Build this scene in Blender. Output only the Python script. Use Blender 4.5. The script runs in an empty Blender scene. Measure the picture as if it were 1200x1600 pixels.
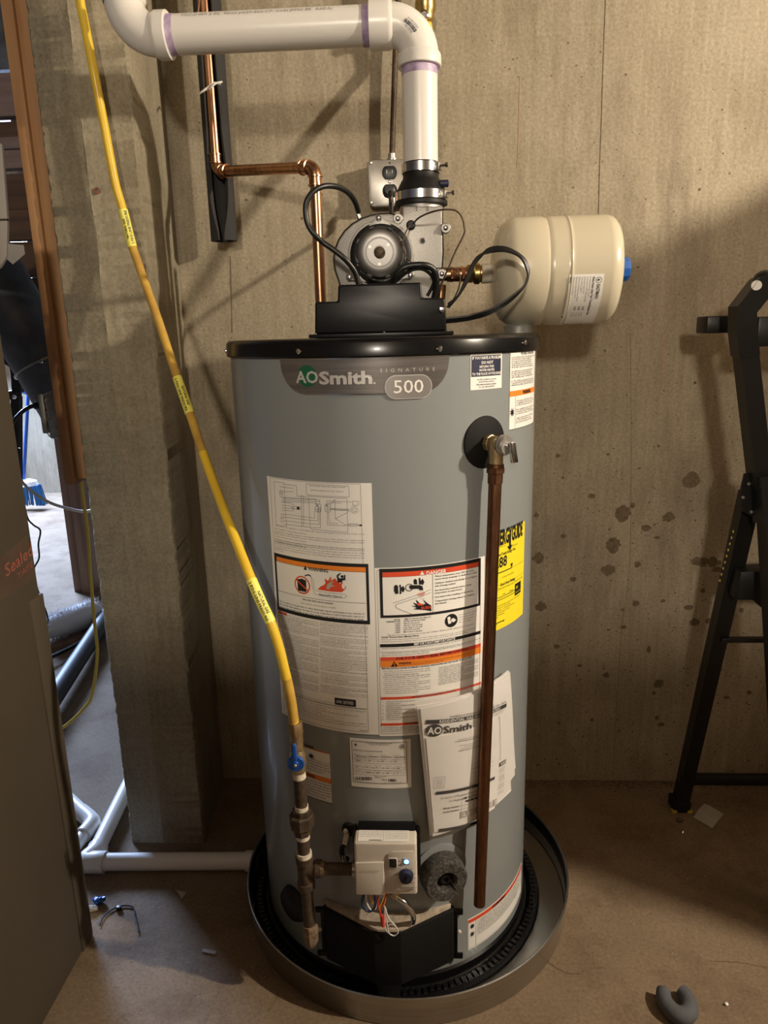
import bpy, bmesh, math, random
from mathutils import Vector, Matrix, noise
random.seed(7)
PI = math.pi
sc = bpy.context.scene
COL = sc.collection

# ------------------------------------------------------------------ camera
CAMH = 1.19; FPX = 1120.0
TH = math.radians(13.9); RO = math.radians(1.44); YAW = math.radians(-3)
CF = Vector((math.sin(YAW)*math.cos(TH), math.cos(YAW)*math.cos(TH), -math.sin(TH)))
_r0 = Vector((math.cos(YAW), -math.sin(YAW), 0)); _u0 = _r0.cross(CF)
CR = _r0*math.cos(RO) - _u0*math.sin(RO)
CU = _r0*math.sin(RO) + _u0*math.cos(RO)
CP = Vector((0, 0, CAMH))
cam = bpy.data.cameras.new('camera'); camo = bpy.data.objects.new('camera', cam); COL.objects.link(camo)
cam.sensor_fit = 'VERTICAL'; cam.sensor_height = 36.0; cam.lens = 36.0*FPX/1600.0; cam.clip_start = .02
camo.matrix_world = Matrix(((CR.x, CU.x, -CF.x, CP.x), (CR.y, CU.y, -CF.y, CP.y), (CR.z, CU.z, -CF.z, CP.z), (0, 0, 0, 1)))
sc.camera = camo

# ------------------------------------------------------------------ world, lights, exposure
w = bpy.data.worlds.new('world'); sc.world = w; w.use_nodes = True
w.node_tree.nodes['Background'].inputs[0].default_value = (.55, .62, .8, 1)
w.node_tree.nodes['Background'].inputs[1].default_value = .02
sc.view_settings.view_transform = 'Standard'; sc.view_settings.look = 'None'
sc.view_settings.gamma = 1; sc.view_settings.use_curve_mapping = False
sc.view_settings.exposure = 0.68
def lamp(name, kind, loc, power, color, size, aim=None):
    l = bpy.data.lights.new(name, kind); l.energy = power; l.color = color
    if kind == 'AREA': l.shape = 'RECTANGLE'; l.size, l.size_y = size
    else: l.shadow_soft_size = size
    o = bpy.data.objects.new(name, l); COL.objects.link(o); o.location = loc
    if aim is not None: o.rotation_euler = (Vector(aim)-Vector(loc)).to_track_quat('-Z', 'Y').to_euler()
    return o
lamp('bulb_behind', 'POINT', (-.15, -2.6, 2.05), 122, (1, .88, .72), .12)
lamp('bulb_right', 'POINT', (2.2, .45, 2.1), 165, (1, .87, .69), .035)
lamp('window_daylight', 'AREA', (-3.4, 5.2, 2.0), 430, (.45, .62, 1), (1.4, 1.0), (-1.4, 3.2, 0))

# ------------------------------------------------------------------ helpers: measuring
def ray(px, py): return CF + CR*((px-600)/FPX) + CU*((800-py)/FPX)
def at(px, py, Y): d = ray(px, py); return CP + d*(Y/d.y)
def atz(px, py, z): d = ray(px, py); return CP + d*((z-CAMH)/d.z)
def atx(px, py, X): d = ray(px, py); return CP + d*(X/d.x)
HX, HY, HR = -.066, 1.37, .28
def cyl(px, py, r=HR):
    d = ray(px, py); ox, oy = -HX, -HY
    a = d.x*d.x+d.y*d.y; b = 2*(ox*d.x+oy*d.y); c = ox*ox+oy*oy-r*r
    q = max(b*b-4*a*c, 0)
    p = CP + d*((-b-math.sqrt(q))/(2*a))
    return math.atan2(p.x-HX, -(p.y-HY)), p.z
def cpt(th, z, r=HR): return Vector((HX+r*math.sin(th), HY-r*math.cos(th), z))

# ------------------------------------------------------------------ helpers: materials
def nodes(m): m.use_nodes = True; return m.node_tree.nodes, m.node_tree.links
def S(n, k, v):
    if k in n.inputs: n.inputs[k].default_value = v
def pbr(name, col, rough=.5, metal=0, var=0, scale=20, bump=0, bscale=200, coat=0, col2=None, emis=None, stretch=None, detail=4, spec=None, trans=0, alpha=None):
    m = bpy.data.materials.new(name); N, L = nodes(m); b = N['Principled BSDF']
    c = (*col, 1); S(b, 'Base Color', c); S(b, 'Roughness', rough); S(b, 'Metallic', metal); S(b, 'Coat Weight', coat)
    if spec is not None: S(b, 'Specular IOR Level', spec)
    if trans: S(b, 'Transmission Weight', trans)
    tc = N.new('ShaderNodeTexCoord'); src = tc.outputs['Object']
    if stretch:
        mp = N.new('ShaderNodeMapping'); mp.inputs['Scale'].default_value = stretch; L.new(src, mp.inputs[0]); src = mp.outputs[0]
    if var or col2:
        t = N.new('ShaderNodeTexNoise'); t.inputs['Scale'].default_value = scale; t.inputs['Detail'].default_value = detail; L.new(src, t.inputs['Vector'])
        r = N.new('ShaderNodeValToRGB'); r.color_ramp.elements[0].position = .35; r.color_ramp.elements[1].position = .68
        if col2: a, d = c, (*col2, 1)
        else: a, d = tuple(x*(1-var) for x in col)+(1,), tuple(min(1, x*(1+var)) for x in col)+(1,)
        r.color_ramp.elements[0].color = a; r.color_ramp.elements[1].color = d
        L.new(t.outputs['Fac'], r.inputs[0]); L.new(r.outputs[0], b.inputs['Base Color'])
    if bump:
        t2 = N.new('ShaderNodeTexNoise'); t2.inputs['Scale'].default_value = bscale; t2.inputs['Detail'].default_value = 3; L.new(src, t2.inputs['Vector'])
        bp = N.new('ShaderNodeBump'); bp.inputs['Strength'].default_value = bump; bp.inputs['Distance'].default_value = .002
        L.new(t2.outputs['Fac'], bp.inputs['Height']); L.new(bp.outputs[0], b.inputs['Normal'])
    if emis: S(b, 'Emission Color', (*emis[0], 1)); S(b, 'Emission Strength', emis[1])
    return m
def concrete(name, c1, c2, c3, streak=1, fine=1.0):
    m = bpy.data.materials.new(name); N, L = nodes(m); b = N['Principled BSDF']; S(b, 'Roughness', .88); S(b, 'Specular IOR Level', .25)
    tc = N.new('ShaderNodeTexCoord')
    def noi(scale, detail=5, st=None, rough=.6):
        src = tc.outputs['Object']
        if st:
            mp = N.new('ShaderNodeMapping'); mp.inputs['Scale'].default_value = st; L.new(src, mp.inputs[0]); src = mp.outputs[0]
        t = N.new('ShaderNodeTexNoise'); t.inputs['Scale'].default_value = scale; t.inputs['Detail'].default_value = detail; t.inputs['Roughness'].default_value = rough
        L.new(src, t.inputs['Vector']); return t.outputs['Fac']
    def ramp(f, p0, p1, a, d):
        r = N.new('ShaderNodeValToRGB'); r.color_ramp.elements[0].position = p0; r.color_ramp.elements[1].position = p1
        r.color_ramp.elements[0].color = (*a, 1); r.color_ramp.elements[1].color = (*d, 1); L.new(f, r.inputs[0]); return r.outputs[0]
    def mix(f, a, d, mode='MIX'):
        x = N.new('ShaderNodeMix'); x.data_type = 'RGBA'; x.blend_type = mode
        if isinstance(f, float): x.inputs[0].default_value = f
        else: L.new(f, x.inputs[0])
        L.new(a, x.inputs[6]); L.new(d, x.inputs[7]); return x.outputs[2]
    base = ramp(noi(3.2, 6), .35, .66, c1, c2)
    k = ramp(noi(7, 7, (1, 1, .35 if streak else 1), .7), .48, .72, (0, 0, 0), (1, 1, 1))
    x = N.new('ShaderNodeMix'); x.data_type = 'RGBA'; L.new(k, x.inputs[0]); L.new(base, x.inputs[6]); x.inputs[7].default_value = (*c3, 1); base = x.outputs[2]
    g = ramp(noi(150, 5, None, .75), .34, .62, (.66, .64, .6), (1.08, 1.08, 1.08)); base = mix(.75*fine, base, g, 'MULTIPLY')
    if streak:
        g2 = ramp(noi(14, 3, (6, 6, .25)), .3, .7, (.86, .85, .83), (1.06, 1.06, 1.06)); base = mix(.8, base, g2, 'MULTIPLY')
    # pin holes
    v = N.new('ShaderNodeTexVoronoi'); v.inputs['Scale'].default_value = 34; L.new(tc.outputs['Object'], v.inputs['Vector'])
    ph = ramp(v.outputs['Distance'], .045, .085, (.5, .44, .36), (1, 1, 1)); base = mix(.6, base, ph, 'MULTIPLY')
    L.new(base, b.inputs['Base Color'])
    bp = N.new('ShaderNodeBump'); bp.inputs['Strength'].default_value = .5; bp.inputs['Distance'].default_value = .003
    L.new(noi(90, 6, None, .7), bp.inputs['Height']); L.new(bp.outputs[0], b.inputs['Normal'])
    return m
M = {}
M['wall'] = concrete('cast_concrete', (.375, .322, .235), (.465, .402, .298), (.27, .225, .158))
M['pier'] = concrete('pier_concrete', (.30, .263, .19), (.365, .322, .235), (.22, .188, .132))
M['floor'] = concrete('floor_concrete', (.20, .145, .094), (.26, .195, .132), (.15, .10, .062), 0)
M['ceil'] = pbr('ceiling_board', (.16, .11, .07), .8, var=.2)
M['dim'] = pbr('dark_block_wall', (.15, .135, .11), .85, var=.2, scale=4)
M['grey'] = pbr('grey_enamel', (.252, .272, .278), .27, 0, coat=.25)
M['black'] = pbr('black_enamel', (.006, .006, .007), .22, coat=.1, spec=.3)
M['blackm'] = pbr('satin_black', (.006, .006, .007), .33, spec=.25)
M['dull'] = pbr('dull_black', (.006, .006, .006), .7, spec=.25)
M['rubber'] = pbr('black_rubber', (.009, .009, .009), .5, spec=.35)
M['cable'] = pbr('cable_black', (.01, .01, .01), .38)
M['white_pvc'] = pbr('white_pvc', (.80, .77, .72), .28, bump=.02, bscale=60)
M['purple'] = pbr('purple_primer', (.33, .22, .42), .5, col2=(.58, .48, .62), scale=60)
M['copper'] = pbr('bright_copper', (.60, .34, .20), .28, 1, col2=(.40, .21, .12), scale=25, stretch=(6, 6, 1))
M['oldcopper'] = pbr('aged_copper', (.24, .115, .06), .42, 1, col2=(.14, .07, .04), scale=40, stretch=(6, 6, 1))
M['brass'] = pbr('brass', (.58, .42, .17), .3, 1, var=.2, scale=60)
M['bronze'] = pbr('dull_brass', (.55, .42, .24), .42, .9, var=.15, scale=60)
M['chrome'] = pbr('chrome', (.8, .8, .82), .16, 1)
M['steel'] = pbr('galvanised_steel', (.47, .45, .41), .38, .85, var=.12, scale=40)
M['alu'] = pbr('spun_aluminium', (.74, .73, .70), .28, 1, var=.08, scale=8, stretch=(1, 1, 30))
M['cast'] = pbr('cast_aluminium', (.40, .385, .36), .45, .75, bump=.25, bscale=500)
M['darksteel'] = pbr('dark_motor_can', (.10, .095, .09), .3, .8)
M['iron'] = pbr('black_iron', (.06, .042, .03), .6, .4, col2=(.12, .08, .05), scale=90, bump=.4, bscale=200)
M['rust'] = pbr('rusted_iron', (.15, .095, .055), .7, .2, col2=(.30, .22, .14), scale=90, bump=.5, bscale=200)
M['tape'] = pbr('thread_tape', (.72, .66, .55), .6, var=.15, scale=120)
M['yellow'] = pbr('yellow_hose', (.86, .60, .05), .33, col2=(.78, .50, .04), scale=12)
M['worn'] = pbr('worn_hose', (.66, .42, .07), .38, col2=(.46, .26, .06), scale=20)
M['tag'] = pbr('hose_tag', (.95, .88, .16), .4)
M['paper'] = pbr('label_white', (.86, .84, .80), .42)
M['paper2'] = pbr('booklet_paper', (.92, .90, .88), .55)
M['ink'] = pbr('ink_black', (.012, .012, .014), .45)
M['navy'] = pbr('ink_navy', (.015, .018, .05), .45)
M['orange'] = pbr('ink_orange', (.85, .25, .03), .45)
M['red'] = pbr('ink_red', (.72, .08, .03), .45)
M['silver_ink'] = pbr('silver_print', (.62, .60, .58), .35, .3)
M['green'] = pbr('ink_green', (.01, .115, .05), .4)
M['badge'] = pbr('badge_grey', (.22, .205, .20), .3, .6, var=.15, scale=10, stretch=(1, 1, 20))
M['badge2'] = pbr('badge_light', (.36, .34, .33), .32, .5)
M['energy'] = pbr('yellow_label', (.92, .76, .03), .45)
M['cream'] = pbr('cream_enamel', (.62, .56, .42), .24, coat=.3, bump=.03, bscale=90)
M['ctl'] = pbr('control_plastic', (.66, .61, .54), .42, bump=.1, bscale=400)
M['led'] = pbr('blue_led', (.3, .7, 1), .3, emis=((.16, .5, 1), 2.6))
M['blue'] = pbr('blue_plastic', (.012, .09, .42), .35)
M['bluecap'] = pbr('blue_cap', (.02, .12, .46), .4)
M['foam'] = pbr('foam_dark', (.025, .024, .022), .9, col2=(.11, .10, .09), scale=230, bump=.8, bscale=260)
M['pipefoam'] = pbr('pipe_insulation', (.028, .027, .026), .8, bump=.2, bscale=150)
M['fibre'] = pbr('fibreglass_strip', (.33, .27, .2), .9, col2=(.5, .42, .33), scale=60, bump=.8, bscale=150)
M['frame'] = pbr('black_frame', (.009, .009, .009), .38, bump=.05, spec=.4)
M['carton'] = pbr('brown_carton', (.075, .06, .042), .8, var=.07, scale=6, spec=.2)
M['carton_tape'] = pbr('carton_tape', (.09, .06, .042), .35, var=.1, scale=20)
M['redink'] = pbr('faded_red_ink', (.30, .07, .05), .6, col2=(.2, .1, .07), scale=60)
M['wood'] = pbr('orange_lumber', (.34, .17, .07), .65, col2=(.48, .27, .12), scale=5, stretch=(7, 7, .6), detail=8, bump=.2)
M['wood2'] = pbr('brown_lumber', (.17, .095, .06), .7, col2=(.27, .16, .11), scale=5, stretch=(7, 7, .6), detail=8)
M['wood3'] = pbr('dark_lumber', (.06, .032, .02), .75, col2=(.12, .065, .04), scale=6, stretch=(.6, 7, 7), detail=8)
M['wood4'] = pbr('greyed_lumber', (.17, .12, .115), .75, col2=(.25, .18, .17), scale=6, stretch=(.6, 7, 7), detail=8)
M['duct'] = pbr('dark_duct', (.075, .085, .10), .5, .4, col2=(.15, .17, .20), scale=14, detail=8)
M['boxsteel'] = pbr('dull_box_steel', (.36, .36, .33), .45, .5, var=.15, scale=30)
M['abs'] = pbr('black_abs', (.010, .013, .018), .5, var=.3, spec=.3, scale=40)
M['fluff'] = pbr('white_fluff', (.72, .70, .70), .95)
M['bristle'] = pbr('blue_bristle', (.03, .2, .55), .6)
M['clearblue'] = pbr('pale_blue_plastic', (.42, .50, .72), .4)
M['ywire'] = pbr('yellow_cable', (.72, .48, .06), .45)
M['wwire'] = pbr('white_cable', (.75, .73, .7), .45)
M['rwire'] = pbr('red_wire', (.6, .04, .03), .45)
M['nwire'] = pbr('navy_wire', (.02, .03, .09), .45)
M['owire'] = pbr('orange_wire', (.8, .3, .04), .45)
M['ladderfoot'] = pbr('yellow_foot', (.55, .42, .06), .6)
M['dirt'] = pbr('dirt', (.09, .055, .03), .95, col2=(.16, .11, .07), scale=80)
M['stain'] = pbr('damp_stain', (.125, .092, .052), .8, col2=(.18, .135, .08), scale=120)
M['scrap'] = pbr('grey_scrap', (.42, .40, .36), .8, var=.1)
M['greyfoam'] = pbr('grey_foam', (.085, .09, .10), .85, bump=.3, bscale=150)
M['beige'] = pbr('beige_plastic', (.50, .46, .40), .5)
M['rustrun'] = pbr('rust_run', (.42, .25, .13), .85)
# thin clear bag
def bagmat():
    m = bpy.data.materials.new('clear_bag'); N, L = nodes(m); out = N['Material Output']; N.remove(N['Principled BSDF'])
    t = N.new('ShaderNodeBsdfTransparent'); t.inputs[0].default_value = (.99, .99, .99, 1)
    g = N.new('ShaderNodeBsdfGlossy'); g.inputs['Roughness'].default_value = .12
    d = N.new('ShaderNodeBsdfDiffuse'); d.inputs[0].default_value = (.8, .8, .8, 1)
    lw = N.new('ShaderNodeLayerWeight'); lw.inputs[0].default_value = .5; fr = N.new('ShaderNodeMath'); fr.operation = 'POWER'; L.new(lw.outputs['Facing'], fr.inputs[0]); fr.inputs[1].default_value = 4
    m2 = N.new('ShaderNodeMath'); m2.operation = 'MULTIPLY_ADD'; L.new(fr.outputs[0], m2.inputs[0]); m2.inputs[1].default_value = .25; m2.inputs[2].default_value = .03; fr = m2
    a = N.new('ShaderNodeMixShader'); a.inputs[0].default_value = .03; L.new(t.outputs[0], a.inputs[1]); L.new(d.outputs[0], a.inputs[2])
    x = N.new('ShaderNodeMixShader'); L.new(fr.outputs[0], x.inputs[0]); L.new(a.outputs[0], x.inputs[1]); L.new(g.outputs[0], x.inputs[2])
    L.new(x.outputs[0], out.inputs[0]); return m
M['bag'] = bagmat()

# ------------------------------------------------------------------ helpers: objects
def wl(o):
    v = Vector((0, 0, 0))
    while o is not None: v += o.location; o = o.parent
    return v
def thing(name, label, cat, loc=(0, 0, 0), group=None):
    o = bpy.data.objects.new(name, None); COL.objects.link(o); o.location = loc
    o.empty_display_size = .05; o['label'] = label; o['category'] = cat
    if group: o['group'] = group
    return o
def tag(o, label, cat=None, group=None, kind=None):
    if label: o['label'] = label
    if cat: o['category'] = cat
    if group: o['group'] = group
    if kind: o['kind'] = kind
    return o
class G:
    def __init__(s): s.v = []; s.f = []
    def add(s, v, f):
        n = len(s.v); s.v += [tuple(p) for p in v]; s.f += [tuple(i+n for i in q) for q in f]; return s
    def box(s, a, b):
        x0, y0, z0 = a; x1, y1, z1 = b
        return s.add([(x0, y0, z0), (x1, y0, z0), (x1, y1, z0), (x0, y1, z0), (x0, y0, z1), (x1, y0, z1), (x1, y1, z1), (x0, y1, z1)],
                     [(0, 3, 2, 1), (4, 5, 6, 7), (0, 1, 5, 4), (1, 2, 6, 5), (2, 3, 7, 6), (3, 0, 4, 7)])
    def obox(s, c, ax, ay, az, hx, hy, hz):
        c = Vector(c); V = []
        for dz in (-1, 1):
            for dx, dy in ((-1, -1), (1, -1), (1, 1), (-1, 1)): V.append(c+ax*hx*dx+ay*hy*dy+az*hz*dz)
        return s.add(V, [(0, 3, 2, 1), (4, 5, 6, 7), (0, 1, 5, 4), (1, 2, 6, 5), (2, 3, 7, 6), (3, 0, 4, 7)])
    def prism(s, pts, d):
        """pts: 3D polygon; d: extrusion vector"""
        n = len(pts); d = Vector(d); P = [Vector(p) for p in pts]
        V = P+[p+d for p in P]
        nn = Vector((0, 0, 0))
        for i in range(n): nn += P[i].cross(P[(i+1) % n])
        F = [tuple(range(n)), tuple(range(2*n-1, n-1, -1))]+[(i, i+n, (i+1) % n+n, (i+1) % n) for i in range(n)]
        if nn.dot(d) > 0: F = [tuple(reversed(f)) for f in F]
        return s.add(V, F)
    def tube(s, path, r, n=12, cap=True, smooth=0, up=None, sect=None):
        P = [Vector(p) for p in path]
        if smooth: P, r = spline(P, smooth, r)
        m = len(P); R = r if isinstance(r, (list, tuple)) else [r]*m
        T = [(P[min(i+1, m-1)]-P[max(i-1, 0)]).normalized() for i in range(m)]
        a = Vector(up) if up else (Vector((0, 0, 1)) if abs(T[0].z) < .9 else Vector((0, -1, 0)))
        u = (a-T[0]*a.dot(T[0])).normalized(); V = []; F = []
        sect = sect or [(math.cos(2*PI*k/n), math.sin(2*PI*k/n)) for k in range(n)]; n = len(sect)
        for i in range(m):
            u = (u-T[i]*u.dot(T[i])).normalized(); w_ = T[i].cross(u)
            for cx, cy in sect: V.append(P[i]+(u*cx+w_*cy)*R[i])
        for i in range(m-1):
            for k in range(n): F.append((i*n+k, i*n+(k+1) % n, (i+1)*n+(k+1) % n, (i+1)*n+k))
        if cap: F.append(tuple(range(n-1, -1, -1))); F.append(tuple((m-1)*n+k for k in range(n)))
        return s.add(V, F)
    def lathe(s, c, d, prof, n=32, a0=0, a1=2*PI, ref=None):
        """prof: list of (radius, height along d)"""
        c = Vector(c); d = Vector(d).normalized(); a = Vector(ref) if ref else (Vector((0, -1, 0)) if abs(d.y) < .9 else Vector((0, 0, 1)))
        u = (a-d*a.dot(d)).normalized(); w_ = d.cross(u); full = abs(a1-a0-2*PI) < 1e-6; k = n if full else n+1; V = []; F = []
        for r, h in prof:
            for i in range(k):
                t = a0+(a1-a0)*i/n; V.append(c+d*h+(u*math.cos(t)+w_*math.sin(t))*max(r, 1e-5))
        for j in range(len(prof)-1):
            for i in range(n if full else n):
                i2 = (i+1) % k; F.append((j*k+i, j*k+i2, (j+1)*k+i2, (j+1)*k+i))
        return s.add(V, F)
    def ball(s, c, r, sx=1, sy=1, sz=1, n=10, jit=0):
        V = []; F = []; c = Vector(c)
        for i in range(n//2+1):
            p = PI*i/(n//2)
            for k in range(n):
                t = 2*PI*k/n; q = Vector((math.sin(p)*math.cos(t)*sx, math.sin(p)*math.sin(t)*sy, math.cos(p)*sz))*r
                if jit: q *= 1+jit*noise.noise(q*(3/r)+c*50)
                V.append(c+q)
        for i in range(n//2):
            for k in range(n): F.append((i*n+k, (i+1)*n+k, (i+1)*n+(k+1) % n, i*n+(k+1) % n))
        return s.add(V, F)
    def build(s, name, parent, mat, bevel=0, sharp=35, kind=None, label=None, flat=False, seg=2):
        o0 = wl(parent) if parent else Vector((0, 0, 0))
        me = bpy.data.meshes.new(name); me.from_pydata([(x-o0.x, y-o0.y, z-o0.z) for x, y, z in s.v], [], s.f)
        if bevel:
            bm = bmesh.new(); bm.from_mesh(me); bmesh.ops.remove_doubles(bm, verts=bm.verts, dist=1e-6)
            ed = [e for e in bm.edges if len(e.link_faces) == 2 and e.calc_face_angle(0) > math.radians(28)]
            bmesh.ops.bevel(bm, geom=ed, offset=bevel, segments=seg, profile=.5, affect='EDGES', clamp_overlap=True)
            bm.to_mesh(me); bm.free()
        me.validate()
        if not flat: me.shade_smooth(); me.set_sharp_from_angle(angle=math.radians(sharp))
        me.materials.append(M[mat] if isinstance(mat, str) else mat)
        o = bpy.data.objects.new(name, me); COL.objects.link(o)
        if parent: o.parent = parent
        if kind: o['kind'] = kind
        if label: o['label'] = label
        return o
def spline(P, k, r=None):
    out = []; rr = []; n = len(P)
    for i in range(n-1):
        p0, p1, p2, p3 = P[max(i-1, 0)], P[i], P[i+1], P[min(i+2, n-1)]
        for j in range(k):
            t = j/k
            out.append(.5*((2*p1)+(p2-p0)*t+(2*p0-5*p1+4*p2-p3)*t*t+(3*p1-p0-3*p2+p3)*t**3))
            if isinstance(r, (list, tuple)): rr.append(r[i]*(1-t)+r[i+1]*t)
    out.append(P[-1])
    if isinstance(r, (list, tuple)): rr.append(r[-1]); r = rr
    return out, r
def pp(pts, Y):  # picture points on the plane at depth Y (number or one per point)
    return [at(x, y, Y if not isinstance(Y, (list, tuple)) else Y[i]) for i, (x, y) in enumerate(pts)]
def pp3(pts): return [at(x, y, Y) for x, y, Y in pts]
def hexa(): return [(math.cos(PI/3*k), math.sin(PI/3*k)) for k in range(6)]
X_, Y_, Z_ = Vector((1, 0, 0)), Vector((0, 1, 0)), Vector((0, 0, 1))
def screw(parent, p, d, r, mat='chrome', name='screw'):
    d = Vector(d).normalized(); g = G().lathe(p, d, [(0, 0), (r, 0), (r, r*.5), (r*.6, r*.95), (0, r*1.0)], 12)
    return g.build(name, parent, mat)

# ------------------------------------------------------------------ helpers: print on surfaces
_tc = {}
def glyphs(s, bold=0, spacing=1.0):
    k = (s, bold, spacing)
    if k not in _tc:
        cu = bpy.data.curves.new('t', 'FONT'); cu.body = s; cu.size = 1; cu.resolution_u = 2 if len(s) < 14 else 1
        cu.offset = bold; cu.space_character = spacing; cu.fill_mode = 'FRONT'
        ob = bpy.data.objects.new('t', cu); me = bpy.data.meshes.new_from_object(ob)
        V = [(v.co.x, v.co.y) for v in me.vertices]; F = [tuple(p.vertices) for p in me.polygons]
        bpy.data.objects.remove(ob); bpy.data.curves.remove(cu); bpy.data.meshes.remove(me)
        x0 = min(v[0] for v in V); x1 = max(v[0] for v in V)
        _tc[k] = ([(x-x0, y) for x, y in V], F, x1-x0)
    return _tc[k]
CORP = ("Do not store or use gasoline or other flammable vapors and liquids in the vicinity of this or any other appliance. "
        "Read the instruction manual before installing, using or servicing this water heater. Turn off the gas supply and the electric power to the unit before service. "
        "This appliance must be installed in accordance with local codes. Inspect the vent system and the burner compartment regularly. "
        "If the burner is exposed to water the heater must be serviced by a qualified person. Keep the area around the base of the appliance clear and free of dust. "
        "Use only with the type of gas shown on the rating plate. Test the relief valve once a year and check the drain pan for leaks. ")
_ci = [0]
def fill(n):
    s = ''; n = int(n*1.45)
    while len(s) < n:
        j = _ci[0] % len(CORP); s += CORP[j:j+n-len(s)]; _ci[0] += n+3
    s = s.strip()
    return s if s else 'note'
class Sheet:
    """flat print laid on a surface; fn(u,v,h) -> 3D, inv(px,py) -> (u,v)"""
    def __init__(s, fn, inv, step=.006): s.fn = fn; s.inv = inv; s.g = {}; s.step = step; s.H = .0004
    def _g(s, m): return s.g.setdefault(m, G())
    def rectuv(s, u0, v0, u1, v1, m, h=None):
        h = s.H if h is None else h
        n = max(1, int(abs(u1-u0)/s.step+.5)); k = max(1, int(abs(v1-v0)/s.step/3+.5)) if abs(v1-v0) > s.step*3 else 1
        V = [s.fn(u0+(u1-u0)*i/n, v0+(v1-v0)*j/k, h) for j in range(k+1) for i in range(n+1)]
        F = [((j+1)*(n+1)+i, (j+1)*(n+1)+i+1, j*(n+1)+i+1, j*(n+1)+i) for j in range(k) for i in range(n)]
        s._g(m).add(V, F)
    def rect(s, a, b, m, h=None):   # picture corners
        u0, v0 = s.inv(*a); u1, v1 = s.inv(*b); s.rectuv(u0, v0, u1, v1, m, h)
    def band(s, x0, x1, xr, y0, y1, m, h=None):  # between picture columns x0..x1, rows y0..y1 read on column xr
        u0 = s.inv(x0, y0)[0]; u1 = s.inv(x1, y0)[0]; s.rectuv(u0, s.inv(xr, y0)[1], u1, s.inv(xr, y1)[1], m, h)
    def strokeuv(s, P, w_, m, h=None):
        h = s.H if h is None else h
        for a, b in zip(P, P[1:]):
            d = Vector((b[0]-a[0], b[1]-a[1])); L = d.length
            if L < 1e-7: continue
            d /= L; nx, ny = -d.y*w_/2, d.x*w_/2; n = max(1, int(L/s.step+.5)); V = []
            for i in range(n+1):
                u = a[0]+d.x*L*i/n; v = a[1]+d.y*L*i/n; V += [s.fn(u+nx, v+ny, h), s.fn(u-nx, v-ny, h)]
            s._g(m).add(V, [(2*i, 2*i+1, 2*i+3, 2*i+2) for i in range(n)])
    def stroke(s, P, w_, m, h=None): s.strokeuv([s.inv(*p) for p in P], w_, m, h)
    def frame(s, a, b, w_, m, h=None):
        u0, v0 = s.inv(*a); u1, v1 = s.inv(*b); s.strokeuv([(u0, v0), (u1, v0), (u1, v1), (u0, v1), (u0, v0)], w_, m, h)
    def poly(s, P, m, h=None):
        h = s.H if h is None else h
        Q = [s.inv(*p) for p in P]; bm = bmesh.new(); f = bm.faces.new([bm.verts.new((u, -v, 0)) for u, v in Q])
        us = [q[0] for q in Q]; c = min(us)+.006
        while c < max(us): bmesh.ops.bisect_plane(bm, geom=bm.verts[:]+bm.edges[:]+bm.faces[:], plane_co=(c, 0, 0), plane_no=(1, 0, 0)); c += .006
        bm.verts.index_update(); s._g(m).add([s.fn(v.co.x, -v.co.y, h) for v in bm.verts], [tuple(v.index for v in f.verts) for f in bm.faces]); bm.free()
    def circ(s, c, r, m, h=None, n=20, k=1.0):
        h = s.H if h is None else h
        u, v = s.inv(*c); V = [s.fn(u, v, h)]+[s.fn(u+r*math.cos(2*PI*i/n)*k, v+r*math.sin(2*PI*i/n), h) for i in range(n)]
        s._g(m).add(V, [(0, 1+(i+1) % n, 1+i) for i in range(n)])
    def ring(s, c, r, w_, m, h=None, n=24):
        u, v = s.inv(*c); s.strokeuv([(u+r*math.cos(2*PI*i/n), v+r*math.sin(2*PI*i/n)) for i in range(n+1)], w_, m, h)
    def textuv(s, t, u0, v0, size, m, u1=None, bold=0, h=None, spacing=1, align='L'):
        h = s.H if h is None else h
        V, F, W = glyphs(t, bold, spacing); k = size
        kx = (u1-u0)/W if u1 is not None else k
        if align == 'C': u0 -= W*kx/2
        s._g(m).add([s.fn(u0+x*kx, v0-y*k, h) for x, y in V], F)
    def text(s, t, xl, y, cap, m, xr=None, xref=None, bold=0, h=None, spacing=1, align='L'):
        """baseline at picture row y on column xref, from column xl to xr, capitals cap px high"""
        xref = xl if xref is None else xref
        v = s.inv(xref, y)[1]; sz = (s.inv(xref, y+cap)[1]-v)/.7
        u0 = s.inv(xl, y)[0]; u1 = s.inv(xr, y)[0] if xr is not None else None
        s.textuv(t, u0, v, sz, m, u1, bold, h, spacing, align)
    def lines(s, xl, xr, ys, m='ink', cap=2.2, xref=None, bold=0, ragged=.0, cpp=.52):
        for i, y in enumerate(ys):
            e = xr-(xr-xl)*(ragged*random.random() if ragged else 0)
            s.text(fill(max(4, int((e-xl)*cpp))), xl, y, cap, m, e, xref, bold)
    def parts(s, parent, names):
        for m, g in s.g.items():
            g.build(names.get(m, 'print'), parent, m, flat=True)
def cylsheet(th0, z0, R=HR, off=.0006, tilt=0):
    ct, st_ = math.cos(tilt), math.sin(tilt)
    def fn(u, v, h):
        uu = u*ct-v*st_; vv = u*st_+v*ct
        return cpt(th0+uu/R, z0-vv, R+off+h)
    def inv(px, py):
        a, z = cyl(px, py, R+off); uu = (a-th0)*R; vv = z0-z
        return uu*ct+vv*st_, -uu*st_+vv*ct
    return Sheet(fn, inv)
PRN = {'ink': 'black_print', 'orange': 'orange_band', 'red': 'red_print', 'paper': 'white_print', 'navy': 'navy_panel', 'silver_ink': 'silver_lettering', 'green': 'green_disc', 'badge2': 'number_plate', 'energy': 'yellow_print'}
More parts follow.
